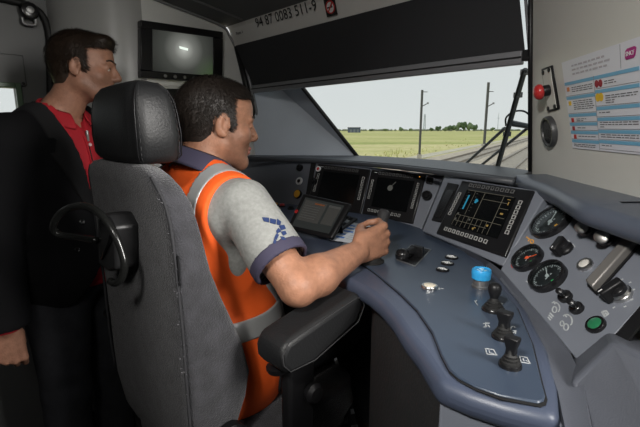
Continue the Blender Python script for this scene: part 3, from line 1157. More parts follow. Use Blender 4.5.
# content of the right display
H0, H1 = .0014, .0017
b = MB()
for (u0, u1, v0, v1) in ((.18, .82, .16, .166), (.44, .78, .27, .276), (.18, .70, .60, .606), (.18, .66, .70, .706), (.44, .446, .17, .60), (.30, .304, .17, .58), (.70, .706, .17, .68),
                         (.70, .82, .36, .366), (.70, .82, .50, .506), (.70, .82, .60, .606)):
    qbox(b, f3_, u0, u1, v0, v1, H0, H1)
for k in range(9):
    qbox(b, f3_, .18 + k * .065, .184 + k * .065, .60, .79, H0, H1)
b.build('screen_grid', M_LINE, d3)
b = MB()
qbox(b, f3_, .225, .245, .25, .50, H0, .0018)
qbox(b, f3_, .355, .385, .29, .36, H0, .0018)
qbox(b, f3_, .385, .40, .31, .335, H0, .0018)
b.build('screen_bars', M_CYAN, d3)
b = MB()
for k in range(6):
    qbox(b, f3_, .20, .215, .20 + k * .06, .206 + k * .06, H0, .0018)
    qbox(b, f3_, .33, .35, .20 + k * .06, .206 + k * .06, H0, .0018)
b.build('screen_scale', M_SOFT, d3)
for (u, v) in ((.20, .585), (.20, .68), (.40, .64)):
    b = MB()
    qbox(b, f3_, u - .012, u + .012, v - .014, v + .014, H0, .0018)
    b.build('screen_icon', M_SOFT, d3)
b = MB()
for (u, v, a, c) in ((.765, .44, .018, .012), (.66, .66, .012, .014), (.50, .76, .010, .014), (.52, .74, .012, .005), (.78, .21, .02, .004), (.79, .27, .005, .025)):
    qbox(b, f3_, u - a, u + a, v - c, v + c, H0, .0018)
b.build('screen_symbols', M_AMB, d3)
# black recess left of the right display
t = thing('card_slot', 'slim black recessed slot left of the lit display', 'slot', onp(440, 202, PR0, NR))
MB().prism([onp(x, y, PR0 + NR * .004, NR) for (x, y) in ((447.5, 182), (458.5, 184), (442, 222.5), (431, 220))], -NR * .008).build('slot_body', M_BLACK, t, bevel=.003)
MB().prism([onp(x, y, PR0 + NR * .006, NR) for (x, y) in ((447, 189), (454, 190.5), (440, 218), (434, 217))], -NR * .002).build('slot_flap', M_BLACKG, t, bevel=.0015)

# ================================================================ gauges
def radius(p, n, rpx):
    t = np.dot(p - CAMP, np.array([0, CP, -SP]))
    return rpx * t / FPX
def gauge(px, py, rpx, label, na, ncol, tint):
    p = onp(px, py, PG0 + NG * .002, NG)
    r = radius(p, NG, rpx)
    ax = frame(NG, up=unit((.35, .93, 0)))
    t = thing('pressure_gauge', label, 'gauge', p, ax, group='round gauges on the side console')
    MB().lathe([(r * 1.0, -.004), (r * 1.0, .010), (r * .96, .013), (r * .88, .013), (r * .84, .006), (r * .84, .002)], seg=40).build('bezel', M_BLACKG, t, smooth=True, local=True)
    MB().lathe([(r * .85, .0), (r * .85, .0035), (0.0, .0036)], seg=36).build('dial', mat('charcoal_dial', (.012, .013, .014), .5), t, local=True)
    b = MB()
    for k in range(25):
        a = math.radians(220 - k * 260 / 24)
        L = .10 if k % 4 else .17
        u = np.array([math.cos(a), math.sin(a), 0])
        w = np.array([-math.sin(a), math.cos(a), 0])
        b.box(u * r * (.77 - L / 2) + ZV * .0042, (r * L / 2, r * (.012 if k % 4 else .02), .0003), (u, w, ZV))
    b.build('scale_ticks', M_GREYP, t, local=True)
    b = MB()
    for k in range(3):
        b.box((r * (-.12 + .16 * k), -r * .12 + r * .06 * k, .0042), (r * .05, r * .035, .0003))
    b.build('scale_symbols', M_GREYP, t, local=True)
    u = np.array([math.cos(na), math.sin(na), 0])
    w = np.array([-math.sin(na), math.cos(na), 0])
    nd = MB().box(u * r * .24 + ZV * .0052, (r * .40, r * .022, .0005), (u, w, ZV)).lathe([(r * .10, .0045), (r * .10, .007), (0, .0075)], seg=14)
    nd.build('needle', ncol, t, local=True)
    MB().box((r * .1, -r * .5, .0042), (r * .07, r * .05, .0003)).build('green_mark', tint, t, local=True)
    MB().lathe([(r * .86, .0095), (r * .86, .0105)], seg=36).build('glass', M_GLASS, t, local=True)
    return t
M_NRED = mat('orange_red_needle', (.8, .10, .03), .4, emit=(.8, .1, .03), estr=.15)
M_GMARK = mat('green_mark', (.05, .4, .12), .5)
gauge(551.5, 223, 21, 'largest gauge, top of the side console under the padded edge', math.radians(40), M_GREYP, M_ORANGEP)
gauge(528.4, 259.3, 16.2, 'small gauge with orange-red needle, beside the lit display', math.radians(-25), M_NRED, M_GMARK)
gauge(548.6, 277.5, 19.2, 'middle-sized gauge nearest the desk lid, with grey needle', math.radians(75), M_GREYP, M_GMARK)

# ================================================================ switches on the gauge panel
GAX = frame(NG, up=unit((.35, .93, 0)))
def on_g(px, py, lift=.002):
    return onp(px, py, PG0 + NG * lift, NG)
def gdir(px0, py0, px1, py1):
    return unit(on_g(px1, py1) - on_g(px0, py0))

def wedge_knob(px, py, rpx, dirpx, label, group=None, arc=False):
    p = on_g(px, py)
    r = radius(p, NG, rpx)
    u = gdir(px, py, *dirpx)
    ax = np.array([u, np.cross(NG, u), NG])
    t = thing('rotary_switch', label, 'switch', p, ax, group)
    MB().lathe([(r * 1.15, -.003), (r * 1.15, .004), (r, .006), (r * .95, .012)], seg=28).build('collar', M_CHROME if arc else M_BLACK, t, smooth=True, local=True)
    MB().box((r * .35, 0, .014), (r * 1.25, r * .52, .012)).build('grip', M_BLACK, t, bevel=.003, local=True)
    MB().lathe([(r * .98, .006), (r * .95, .016), (r * .7, .019), (0, .0195)], seg=28).build('cap', M_BLACKG, t, smooth=True, local=True)
    MB().box((r * 1.3, 0, .0262), (r * .22, r * .05, .0004)).build('pointer_mark', M_WHITE, t, local=True)
    return t
wedge_knob(565, 249, 7.2, (560, 256), 'black rotary switch right of the two small gauges')
wedge_knob(621, 294, 9.5, (610, 301), 'larger black rotary switch with bright collar, right of the grey bar end', arc=True)

def push(px, py, rpx, n, p0, ring, cap, label, name='push_button', h=.005, r2=.66, ax=None):
    p = onp(px, py, p0 + n * .001, n)
    r = radius(p, n, rpx)
    t = thing(name, label, 'button', p, frame(n) if ax is None else ax)
    MB().lathe([(r, -.002), (r, h * .6), (r * .92, h), (r * r2, h), (r * r2, h * .5)], seg=28).build('ring', ring, t, smooth=True, local=True)
    MB().lathe([(r * r2 * .97, 0), (r * r2 * .97, h * 1.05), (r * r2 * .8, h * 1.25), (0, h * 1.3)], seg=24).build('cap', cap, t, smooth=True, local=True)
    return t
push(585.3, 265, 8, NG, PG0, M_CHROME, mat('pale_cap', (.55, .54, .50), .4), 'pale push button with steel ring in the middle of the side console')
push(596, 325, 10, NG, PG0, M_BLACKG, M_GREEN, 'green push button in black ring, low on the side console', r2=.70)

def key_knob(px, py, tx, ty, rpx, label):
    p = on_g(px, py)
    tip = at(tx, ty, np.dot(p - CAMP, np.array([0, CP, -SP])) - .03)
    r = radius(p, NG, rpx)
    t = thing('capped_switch', label, 'switch', p)
    d = unit(tip - p)
    MB().lathe([(r * 1.2, -.002), (r * 1.2, .004), (r * .9, .006)], p, frame(NG), 20).build('collar', M_STEEL, t, smooth=True)
    MB().tube([p, p + (tip - p) * .85], r * .78, 14).build('barrel', M_BLACK, t, smooth=True)
    L = float(np.linalg.norm(tip - p))
    MB().lathe([(r * 1.0, L * .82), (r * 1.02, L * .98), (r * .85, L), (0, L)], p, frame(d), 20).build('steel_cap', M_CHROME, t, smooth=True)
key_knob(587, 231, 581, 227, 5.6, 'steel-capped knob under the padded edge, next to the largest gauge')
key_knob(607, 240, 601, 236.5, 6.4, 'steel-capped knob just left of the grey bar top')
# long bar
t = thing('grab_bar', 'long dark grey rectangular bar on the side console', 'bar', on_g(615, 262))
a = [on_g(590, 286), on_g(597, 293), on_g(650, 233), on_g(640, 230)]
MB().prism(a, NG * .016).build('bar_body', mat('bronze_grey_bar', (.20, .19, .18), .42, metal=.4), t, bevel=.003)
MB().prism([on_g(588, 287), on_g(597, 295.5), on_g(652, 233), on_g(640, 228)], NG * .003).build('bar_base', M_BLACK, t)

def toggle(px, py, tx, ty, label):
    p = on_g(px, py)
    r = radius(p, NG, 7)
    t = thing('toggle_switch', label, 'switch', p, group='small toggle pair by the green button')
    MB().lathe([(r, -.002), (r, .005), (r * .8, .008), (r * .5, .009), (r * .45, .014)], p, frame(NG), 24).build('boot', M_BLACKG, t, smooth=True)
    tip = at(tx, ty, np.dot(p - CAMP, np.array([0, CP, -SP])) - .022)
    MB().tube([p + NG * .004, tip], [.0035, .0055], 10).build('lever', M_BLACK, t, smooth=True)
    MB().lathe([(.0056, -.001), (.0056, .002), (0, .003)], tip, frame(unit(tip - p)), 10).build('lever_tip', M_BLACKG, t)
toggle(565.6, 297, 559, 291, 'upper left toggle of the pair above the green button')
toggle(577, 308.5, 570.5, 302, 'lower right toggle of the pair above the green button')

# printed symbols on the gauge panel
def stroke(name, plane, n, segs, m, w=.0011, parent=desk, lift=.0006):
    b = MB()
    for poly in segs:
        pts = [onp(x, y, plane + n * lift, n) for (x, y) in poly]
        for q in range(len(pts) - 1):
            a_, b_ = pts[q], pts[q + 1]
            L = np.linalg.norm(b_ - a_)
            if L < 1e-6:
                continue
            u = (b_ - a_) / L
            b.box((a_ + b_) / 2, (L / 2 + w * .4, w, .0003), (u, np.cross(n, u), n))
    return b.build(name, m, parent)
def circ(cx, cy, rx, ry, a0=0, a1=360, n=14):
    return [(cx + rx * math.cos(math.radians(a)), cy + ry * math.sin(math.radians(a))) for a in np.linspace(a0, a1, n)]
stroke('symbol', PG0, NG, [circ(554.5, 309.5, 2.2, 3), [(549, 315), (552, 318)], [(550, 313), (553.5, 316.5)], [(548, 317), (550.5, 320)], circ(554.5, 308, 5.2, 5.6, 250, 400), [(552, 303), (554, 301.5), (555, 304)]], M_GREYP)
stroke('symbol', PG0, NG, [circ(566, 327, 2.4, 3.2), circ(562, 323.5, 1.8, 2.4), circ(566.5, 321, 5.6, 6.4, 250, 400), [(563.5, 316), (565, 314.5), (566.5, 317)]], M_GREYP)
stroke('symbol', PG0, NG, [[(602, 312), (606, 311), (608, 314), (605, 316.5), (602, 312)], [(603, 314), (607, 313)]], M_GREYP, .0016)
stroke('symbol', PG0, NG, [[(526.5, 237), (531, 240)], [(528, 241), (530, 239)], circ(532, 241.5, 1.5, 1.8)], M_ORANGEP, .0012)
stroke('symbol', PG0, NG, [circ(512.7, 265.3, 1.6, 2.2)], M_REDPRINT, .0007)
stroke('symbol', PG0, NG, [[(526, 281), (529, 283)], [(528, 279.5), (531, 285)], [(530, 281), (532, 287)]], M_GREYP, .0009)
for (x, y) in ((630, 283), (634, 290), (632, 300), (625, 307), (614, 308), (622, 280)):
    stroke('symbol', PG0, NG, [[(x - 1, y), (x + 1, y - 1)]], M_GREYP, .001)
stroke('symbol', PG0, NG, [[(568, 240), (570, 242)], [(573, 244), (575, 247)]], M_GREYP, .0008)

# ================================================================ controls on the lid
PZ0 = np.array([0, 0, LZ])
def on_l(px, py, z=LZ):
    return onz(px, py, z)
LAX = frame(ZV, up=FV)
# indicator buttons
for (x, y, lab) in ((451.5, 258, 'small round black indicator, farthest of three in a row on the lid'), (447.3, 264, 'small round black indicator in the middle of three on the lid'), (442.5, 270.3, 'small round black indicator, nearest of three in a row on the lid')):
    p = on_l(x, y)
    r = radius(p, ZV, 6.6)
    t = thing('indicator_button', lab, 'button', p, LAX, group='three black indicators on the lid')
    MB().lathe([(r, -.001), (r, .003), (r * .85, .0045), (r * .75, .0035), (0, .0035)], seg=24).build('ring', M_BLACKG, t, smooth=True, local=True)
    b = MB()
    b.tube([(r * .38 * math.cos(a), r * .38 * math.sin(a), .0042) for a in np.linspace(0, 6.28, 14, endpoint=False)], r * .07, 5, closed=True)
    b.box((-r * .62, 0, .0042), (r * .1, r * .3, .0003)).box((r * .62, 0, .0042), (r * .1, r * .3, .0003)).box((0, 0, .0042), (r * .08, r * .28, .0003))
    b.build('symbol', M_WHITE, t, local=True)
push(429.5, 287.3, 8.3, ZV, PZ0, M_CHROME, M_CREAM, 'cream push button with steel ring on the lid', r2=.72, ax=LAX)
stroke('symbol', PZ0, ZV, [[(438, 288.5), (443.5, 288.5)], circ(438.5, 288.5, 1.3, 1)], M_GREYP, .0008)
# blue mushroom
p = on_l(480.5, 287)
r = radius(p, ZV, 9.3)
t = thing('mushroom_button', 'bright blue mushroom button on a clear steel collar', 'button', p, LAX)
MB().lathe([(r * .92, 0), (r * .95, .004), (r * .82, .006), (r * .80, .020)], seg=28).build('collar', M_STEEL, t, smooth=True, local=True)
MB().lathe([(r * .80, .017), (r * .97, .019), (r * 1.03, .030), (r * 1.0, .036), (r * .93, .0385), (r * .85, .038), (r * .8, .0365), (0, .0362)], seg=32).build('cap', M_BLUE, t, smooth=True, local=True)
b = MB()
for k in range(3):
    a = k * 2.094
    b.box((r * .4 * math.cos(a), r * .4 * math.sin(a), .0368), (r * .22, r * .06, .0006), (unit((-math.sin(a), math.cos(a), 0)), unit((math.cos(a), math.sin(a), 0)), ZV))
b.lathe([(r * .16, .0362), (r * .16, .0374)], seg=12)
b.build('turn_arrows', mat('pale_blue_print', (.45, .72, .85), .5), t, local=True)
# three stalk switches
def stalk(px, py, kind, label):
    p = on_l(px, py)
    r = radius(p, ZV, 11.2)
    t = thing('stalk_switch', label, 'switch', p, LAX, group='three black stalk switches on the lid')
    MB().lathe([(r, 0), (r, .003), (r * .93, .005), (r * .86, .005)], seg=30).build('base_ring', M_BLACKG, t, smooth=True, local=True)
    MB().lathe([(r * .86, .004), (r * .84, .008), (r * .68, .009), (r * .69, .012), (r * .55, .013), (r * .56, .016), (r * .40, .018), (r * .34, .024), (r * .3, .026)], seg=28).build('bellows_boot', M_RUBBER, t, smooth=True, local=True)
    if kind == 'round':
        MB().lathe([(r * .28, .018), (r * .36, .024), (r * .54, .033), (r * .58, .040), (r * .52, .046), (r * .33, .050), (0, .051)], seg=24).build('knob', M_BLACK, t, smooth='all', local=True)
    else:
        b = MB()
        rows = []
        for (a, c, h) in ((.44, .34, .018), (.42, .32, .026), (.56, .42, .034), (.62, .48, .040), (.60, .46, .043)):
            rows.append([(r * sx * a, r * sy * c, h) for (sx, sy) in ((-1, -1), (1, -1), (1, 1), (-1, 1))])
        b.loft(rows)
        b.build('knob', M_BLACK, t, bevel=.0015, local=True)
stalk(493.2, 310, 'round', 'stalk switch with round knob, nearest the blue button')
stalk(503, 337.5, 'flat', 'flat-topped stalk switch in the middle of three')
stalk(510, 366, 'flat', 'flat-topped stalk switch nearest the desk corner')
SY = M_GREYP
stroke('symbol', PZ0, ZV, [[(474.5, 300.5), (477.5, 305)], [(475.8, 301.5), (477, 300.5)]], SY, .0009)
stroke('symbol', PZ0, ZV, [[(500, 302.5), (502.5, 303.5), (500.5, 305.5)]], SY, .0009)
stroke('symbol', PZ0, ZV, [[(483.5, 323.5), (489.5, 323)], [(484, 327), (487, 326)], [(486, 322.5), (485.5, 327)], [(488, 325), (489.5, 327)]], SY, .0008)
stroke('symbol', PZ0, ZV, [circ(513, 329.5, 2.6, 3.2, 40, 320), [(513, 331), (516, 330.5), (515.5, 333.5)]], SY, .0008)
stroke('symbol', PZ0, ZV, [[(485.5, 348.5), (493.5, 349.5), (496.5, 355), (487, 354), (485.5, 348.5)], [(489, 350.5), (490, 353)], [(491, 353), (494, 354)]], SY, .0007)
stroke('symbol', PZ0, ZV, [[(519.5, 356), (527, 357.5), (530, 363.5), (521, 362), (519.5, 356)], [(523, 358.5), (524, 361)], [(526, 360.5), (528, 361.5)]], SY, .0007)

# direction lever in its square gate
t = thing('direction_lever', 'short black lever with ball knob in a dark square gate', 'lever', on_l(414, 256))
gate = [on_l(*q) for q in ((411.5, 245.5), (430, 250.2), (415, 266), (397.5, 259.5))]
MB().prism(gate, (0, 0, .002)).build('gate_plate', M_BLACKG, t, bevel=.001)
gc = sum(gate) / 4
MB().prism([gc + (q - gc) * 1.10 for q in gate], (0, 0, .0012)).build('gate_frame', M_STEEL, t)
kb = at(402.5, 255.3, np.dot(gc - CAMP, np.array([0, CP, -SP])) - .035)
pv = on_l(418, 256) - ZV * .002
MB().tube([pv, pv + ZV * .015 + (kb - pv) * .4, kb], [.013, .011, .009], 12).build('shaft', M_BLACK, t, smooth=True)
MB().box(pv + ZV * .012, (.016, .010, .016), (unit(gate[1] - gate[0]), unit(gate[3] - gate[0]), ZV)).build('hub', M_BLACK, t, bevel=.003)
MB().lathe([(0, -.019), (.010, -.016), (.0175, -.007), (.0185, .002), (.015, .011), (.008, .016), (0, .0175)], kb, frame(unit(kb - pv)), 20).build('ball_knob', M_BLACKG, t, smooth='all')

# traction lever held by the driver
LEV_B = np.array([.122, 1.004, LZ])
LEV_T = at(384, 214, 1.105)
t = thing('traction_lever', 'black upright lever gripped by the driver', 'lever', LEV_B)
MB().lathe([(.034, 0), (.034, .003), (.026, .006), (.022, .012), (.016, .016)], LEV_B, LAX, 24).build('boot', M_RUBBER, t, smooth=True)
u = unit(LEV_T - LEV_B)
MB().tube([LEV_B, LEV_T - u * .012], [.012, .0125], 14).build('shaft', M_BLACK, t, smooth=True)
MB().lathe([(.0125, -.050), (.0142, -.034), (.0150, -.010), (.0168, -.002), (.0168, .002), (.0145, .006), (0, .007)], LEV_T, frame(u), 18).build('grip_cap', mat('satin_cap', (.035, .035, .037), .3), t, smooth=True)

# ================================================================ left console details
push(300, 168, 3.6, NL, PL0, M_BLACK, M_BLACKG, 'black round knob, top of the small column left of the displays', h=.010)
push(299.3, 181.2, 4.0, NL, PL0, M_WHITE, M_BLACK, 'white-ringed button in the middle of the left column', r2=.5)
push(298, 194.3, 4.6, NL, PL0, M_BLACK, M_YELLOW, 'amber button at the bottom of the left column', r2=.85, h=.009)
push(318.5, 169, 2.8, NL, PL0 + NL * .006, M_WHITE, M_RED, 'tiny red and white knob at the top corner of the left display', r2=.6)
push(314.5, 181.5, 3.6, NL, PL0 + NL * .006, M_BLACK, M_BLACKG, 'black knob at the left edge of the left display', h=.012)
push(427.5, 196, 5, NL, PL0, M_BLACK, M_BLACKG, 'black rotary knob right of the middle display', h=.016, r2=.75)
t = thing('key_switch', 'small black square switch above the knob right of the middle display', 'switch', onp(430.5, 181, PL0, NL))
MB().prism([onp(x, y, PL0, NL) for (x, y) in ((427.5, 177), (434, 178), (432.5, 185), (426.5, 184))], NL * .008).build('body', M_BLACK, t, bevel=.003)
MB().prism([onp(x, y, PL0 + NL * .008, NL) for (x, y) in ((429.5, 179), (432.5, 179.5), (431.5, 183), (428.5, 182.5))], NL * .003).build('rocker', M_BLACKG, t, bevel=.001)
for (x, y, m, lab) in ((268, 207, M_BLACKG, 'black button, leftmost on the shelf left of the tablet'), (275.5, 205.5, M_ORANGEP, 'orange button on the shelf left of the tablet'), (282, 206.5, M_RED, 'red button on the shelf left of the tablet'), (291, 209, M_BLACK, 'black button on the shelf nearest the tablet'), (278, 211.5, M_CREAM, 'cream button on the shelf, nearest the driver sleeve')):
    p = Z(x, y, DZ + .001)
    r = radius(p, ZV, 2.9)
    t = thing('shelf_button', lab, 'button', p, LAX, group='little buttons left of the tablet')
    MB().lathe([(r * 1.2, -.001), (r * 1.2, .004), (r, .005)], seg=16).build('ring', M_BLACK, t, local=True)
    MB().lathe([(r * .9, .004), (r * .9, .010), (r * .7, .012), (0, .0125)], seg=16).build('cap', m, t, smooth=True, local=True)

# ================================================================ tablet, keypad and sheet
c = [at(303, 193, 1.40), at(351, 203.5, 1.262), Z(331.5, 238.5, DZ + .016), Z(286, 228.5, DZ + .016)]
tn = unit(np.cross(c[3] - c[0], c[1] - c[0]))
if np.dot(tn, CAMP - c[0]) < 0:
    tn = -tn
t = thing('tablet', 'black tablet in a rugged case leaning on its stand on the desk', 'tablet', sum(c) / 4 * np.array([1, 1, 0]) + ZV * DZ)
f = quadmap(c, tn)
MB().prism(c, -tn * .014).build('case', M_BLACK, t, bevel=.006, bseg=3)
b = MB()
qbox(b, f, .10, .91, .10, .90, .0004, .0010)
b.build('screen', mat('tablet_glass', (.012, .013, .013), .10, emit=(.10, .11, .105), estr=.16), t)
b = MB()
qbox(b, f, .14, .60, .16, .72, .0011, .0014)
b.build('screen_page', mat('tablet_page', (.02, .02, .02), .15, emit=(.16, .155, .14), estr=.18), t)
b = MB()
qbox(b, f, .65, .88, .17, .70, .0011, .0014)
b.build('screen_page', MATS['tablet_page'], t)
b = MB()
qbox(b, f, .36, .56, .20, .235, .0015, .0018)
b.build('screen_mark', mat('tablet_orange', (.1, .03, .01), .3, emit=(.5, .16, .05), estr=.15), t)
b = MB()
qbox(b, f, .65, .88, .17, .23, .0015, .0018)
for k in range(6):
    qbox(b, f, .17, .50, .30 + k * .065, .312 + k * .065, .0015, .0017)
b.build('screen_mark', mat('tablet_grey', (.02, .02, .02), .3, emit=(.3, .3, .28), estr=.13), t)
MB().lathe([(.0065, 0), (.0065, .0012)], f(.05, .52, .0003), frame(tn), 14).build('red_sticker', M_RED, t)
back = [f(.25, .12, -.014), f(.75, .12, -.014)]
ft = [q * np.array([1, 1, 0]) + FV * .075 + ZV * (DZ + .003) for q in (f(.75, .8, -.014), f(.25, .8, -.014))]
MB().prism([back[0], back[1], ft[0], ft[1]], -tn * .004).build('stand_flap', M_BLACK, t)
t = thing('keypad', 'small flat black keypad lying just right of the tablet', 'keypad', Z(345, 224, DZ))
kq = [Z(x, y, DZ + .006) for (x, y) in ((342, 215.5), (357.5, 220.5), (338, 234), (330, 229))]
MB().prism(kq, (0, 0, .008)).build('body', M_BLACK, t, bevel=.002)
fk = quadmap(kq, ZV)
for i in range(4):
    for j in range(3):
        b = MB()
        qbox(b, fk, .12 + j * .27, .30 + j * .27, .12 + i * .2, .26 + i * .2, .008, .0105)
        b.build('key', M_GREYP if (i + j) % 3 == 0 else M_BLACKG, t)
t = thing('paper_sheet', 'white instruction sheet with blue headings under the driver wrist', 'paper', Z(348, 236, LZ))
sq = [Z(x, y, LZ + .0005) for (x, y) in ((352, 222.5), (371, 226), (354, 243.5), (329.5, 240))]
MB().prism(sq, (0, 0, .0006)).build('sheet', mat('white_paper', (.72, .74, .78), .7), t)
fs = quadmap(sq, ZV)
b = MB()
for k in range(5):
    qbox(b, fs, .08, .35 + .1 * (k % 3), .15 + k * .16, .22 + k * .16, .0007, .0009)
b.build('blue_headings', mat('blue_print', (.06, .20, .60), .6), t)
b = MB()
for k in range(9):
    qbox(b, fs, .55, .92, .12 + k * .09, .135 + k * .09, .0007, .0009)
b.build('text_lines', M_GREYP, t)
# ================================================================ MONITOR ON THE LEFT WALL
mq = [onR(140, 20, RL + .03), onR(222.5, 32, RL + .03), onR(222, 83, RL + .03), onR(140.5, 77.5, RL + .03)]
t = thing('wall_monitor', 'black framed monitor on the left wall with a glowing patch on its screen', 'monitor', sum(mq) / 4)
f = quadmap(mq, RV)
b = MB()
qframe(b, f, 0, 1, 0, 1, .13, .13, -.028, .006)
b.build('frame', M_BEZEL, t, bevel=.003)
b = MB()
qbox(b, f, .12, .88, .12, .88, -.026, .001)
def glow_mat():  # screen emission: bright spot fading outward, green towards the lower right
    m = bpy.data.materials.new('monitor_glow')
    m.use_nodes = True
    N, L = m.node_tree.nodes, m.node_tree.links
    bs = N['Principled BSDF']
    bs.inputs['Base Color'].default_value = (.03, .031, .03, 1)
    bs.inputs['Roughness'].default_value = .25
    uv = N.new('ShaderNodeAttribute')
    uv.attribute_name = 'scr_uv'
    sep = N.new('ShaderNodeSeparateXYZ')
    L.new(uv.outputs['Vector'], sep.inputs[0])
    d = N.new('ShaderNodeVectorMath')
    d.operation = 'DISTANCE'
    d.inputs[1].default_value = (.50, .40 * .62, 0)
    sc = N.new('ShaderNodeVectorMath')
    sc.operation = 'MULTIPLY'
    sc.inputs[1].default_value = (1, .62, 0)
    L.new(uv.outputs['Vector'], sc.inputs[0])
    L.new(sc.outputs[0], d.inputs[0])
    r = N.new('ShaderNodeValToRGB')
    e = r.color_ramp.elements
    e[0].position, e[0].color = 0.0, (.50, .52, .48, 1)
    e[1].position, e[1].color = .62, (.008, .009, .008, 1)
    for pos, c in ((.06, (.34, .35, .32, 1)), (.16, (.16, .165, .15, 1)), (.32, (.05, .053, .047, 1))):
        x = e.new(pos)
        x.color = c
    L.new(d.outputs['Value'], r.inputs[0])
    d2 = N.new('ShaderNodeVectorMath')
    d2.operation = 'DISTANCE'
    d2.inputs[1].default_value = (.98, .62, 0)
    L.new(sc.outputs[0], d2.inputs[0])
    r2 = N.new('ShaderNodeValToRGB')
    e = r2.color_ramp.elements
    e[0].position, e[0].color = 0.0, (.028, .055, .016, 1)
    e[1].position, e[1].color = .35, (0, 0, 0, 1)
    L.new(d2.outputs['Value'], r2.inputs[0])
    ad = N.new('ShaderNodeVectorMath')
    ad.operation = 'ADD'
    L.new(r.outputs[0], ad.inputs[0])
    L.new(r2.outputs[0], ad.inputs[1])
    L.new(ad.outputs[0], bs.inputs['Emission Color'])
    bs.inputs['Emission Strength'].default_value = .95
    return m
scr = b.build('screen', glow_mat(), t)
at_ = scr.data.attributes.new('scr_uv', 'FLOAT_VECTOR', 'POINT')
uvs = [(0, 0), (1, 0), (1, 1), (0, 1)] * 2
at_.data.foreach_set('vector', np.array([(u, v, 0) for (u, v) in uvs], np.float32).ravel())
b = MB()
b.add([f(u, v, h) for h in (.0012, .0018) for (u, v) in ((.44, .37), (.55, .395), (.545, .44), (.445, .415))], [(0, 3, 2, 1), (4, 5, 6, 7), (0, 1, 5, 4), (1, 2, 6, 5), (2, 3, 7, 6), (3, 0, 4, 7)])
b.build('bright_patch', mat('bright_patch_glow', (0, 0, 0), .4, emit=(.9, 1, .9), estr=1.0), t)  # small emissive quad at the middle of the glow
for k in range(5):
    p = f(.27 + k * .115, .945, .006)
    MB().lathe([(.0075, 0), (.0075, .002), (.006, .0035), (0, .0038)], p, frame(RV), 14).build('button', M_STEEL, t, smooth=True)
# cabinet niche under the monitor
t = thing('wall_cabinet', 'black recessed cabinet with a pale top edge under the monitor', 'cabinet', onR(190, 120, RL + .02))
nq = [onR(150, 88, RL + .02), onR(222, 90, RL + .02), onR(228, 140, RL + .02), onR(152, 150, RL + .02)]
MB().prism(nq, RV * -.02).build('body', M_BLACK, t, bevel=.003)
MB().prism([onR(150, 85, RL + .022), onR(222, 87, RL + .022), onR(222, 89.5, RL + .022), onR(150, 88.5, RL + .022)], RV * -.02).build('top_edge', mat('pale_edge', (.6, .6, .58), .5), t, bevel=.002)
# little hook near the driver's chin
t = thing('wall_socket', 'small dark socket on the wall edge by the driver chin', 'socket', onR(247, 150, RL + .006))
MB().box(onR(247, 145, RL + .006), (.006, .009, .014), (RV, FV, ZV)).build('plate', M_BLACK, t, bevel=.002)
MB().box(onR(247, 145, RL + .014), (.003, .005, .008), (RV, FV, ZV)).build('flap', M_BLACKG, t, bevel=.001)

# handset on the side wall, upper left
p = onR(29, 11, RD + .03)
t = thing('wall_horn', 'round black wall device with bracket at the top left corner', 'speaker', p)
ax = frame(RV)
MB().lathe([(.030, -.03), (.034, -.01), (.034, .01), (.028, .022), (.014, .026), (0, .024)], p, ax, 24).build('housing', M_BLACKG, t, smooth=True)
MB().lathe([(.012, .025), (.013, .029), (.006, .031), (0, .031)], p, ax, 16).build('badge', M_STEEL, t, smooth=True)
q = onR(29, 21, RD + .03)
MB().tube(arc_pts([q + FV * -.022 + ZV * .012, q + FV * -.018 - ZV * .012, q + FV * .018 - ZV * .012, q + FV * .022 + ZV * .012], 5), .006, 8).build('bracket', M_STEEL, t, smooth='all')

# ================================================================ RIGHT PANEL: emergency stop, speaker, notice
def on_w(px, py, h=0.0):
    return onp(px, py, WR_P + WR_N * h, WR_N)
c = [on_w(*q, .004) for q in ((540.7, 69), (551.5, 65.3), (558.6, 109.3), (547.4, 112.6))]
t = thing('emergency_stop', 'red mushroom emergency stop on a framed plate beside the windscreen', 'button', sum(c) / 4)
f = quadmap(c, WR_N)
MB().prism(c, -WR_N * .006).build('frame', M_BLACK, t, bevel=.003)
b = MB()
qbox(b, f, .12, .88, .05, .95, .0002, .0014)
b.build('plate', M_WALLR, t)
for (u, v) in ((.25, .1), (.8, .08), (.2, .92), (.8, .92)):
    MB().lathe([(.006, 0), (.006, .003), (0, .004)], f(u, v, .001), frame(WR_N), 10).build('screw', M_BLACK, t)
bp_ = f(.5, .52, .001)
tip = bp_ + WR_N * .030
MB().lathe([(.014, 0), (.014, .012), (.011, .018)], bp_, frame(WR_N), 18).build('collar', M_BLACK, t, smooth=True)
MB().lathe([(.009, .014), (.0185, .019), (.0195, .025), (.016, .032), (.009, .036), (0, .037)], bp_, frame(WR_N), 22).build('mushroom_head', M_RED, t, smooth='all')
p = on_w(550, 131.5, .003)
t = thing('wall_speaker', 'round black-rimmed loudspeaker below the emergency stop', 'speaker', p)
wax = frame(WR_N)
r = radius(p, WR_N, 15.5)
MB().lathe([(r, -.004), (r, .006), (r * .93, .010), (r * .82, .010), (r * .74, .005), (r * .74, .002)], p, wax, 36).build('rim', mat('charcoal_rim', (.045, .046, .048), .4), t, smooth=True)
MB().lathe([(r * .75, 0), (r * .75, .006), (r * .4, .010), (0, .011)], p, wax, 30).build('grille', mat('black_mesh', (.02, .02, .02), .7, bump=.9, bscale=260), t, smooth='all')

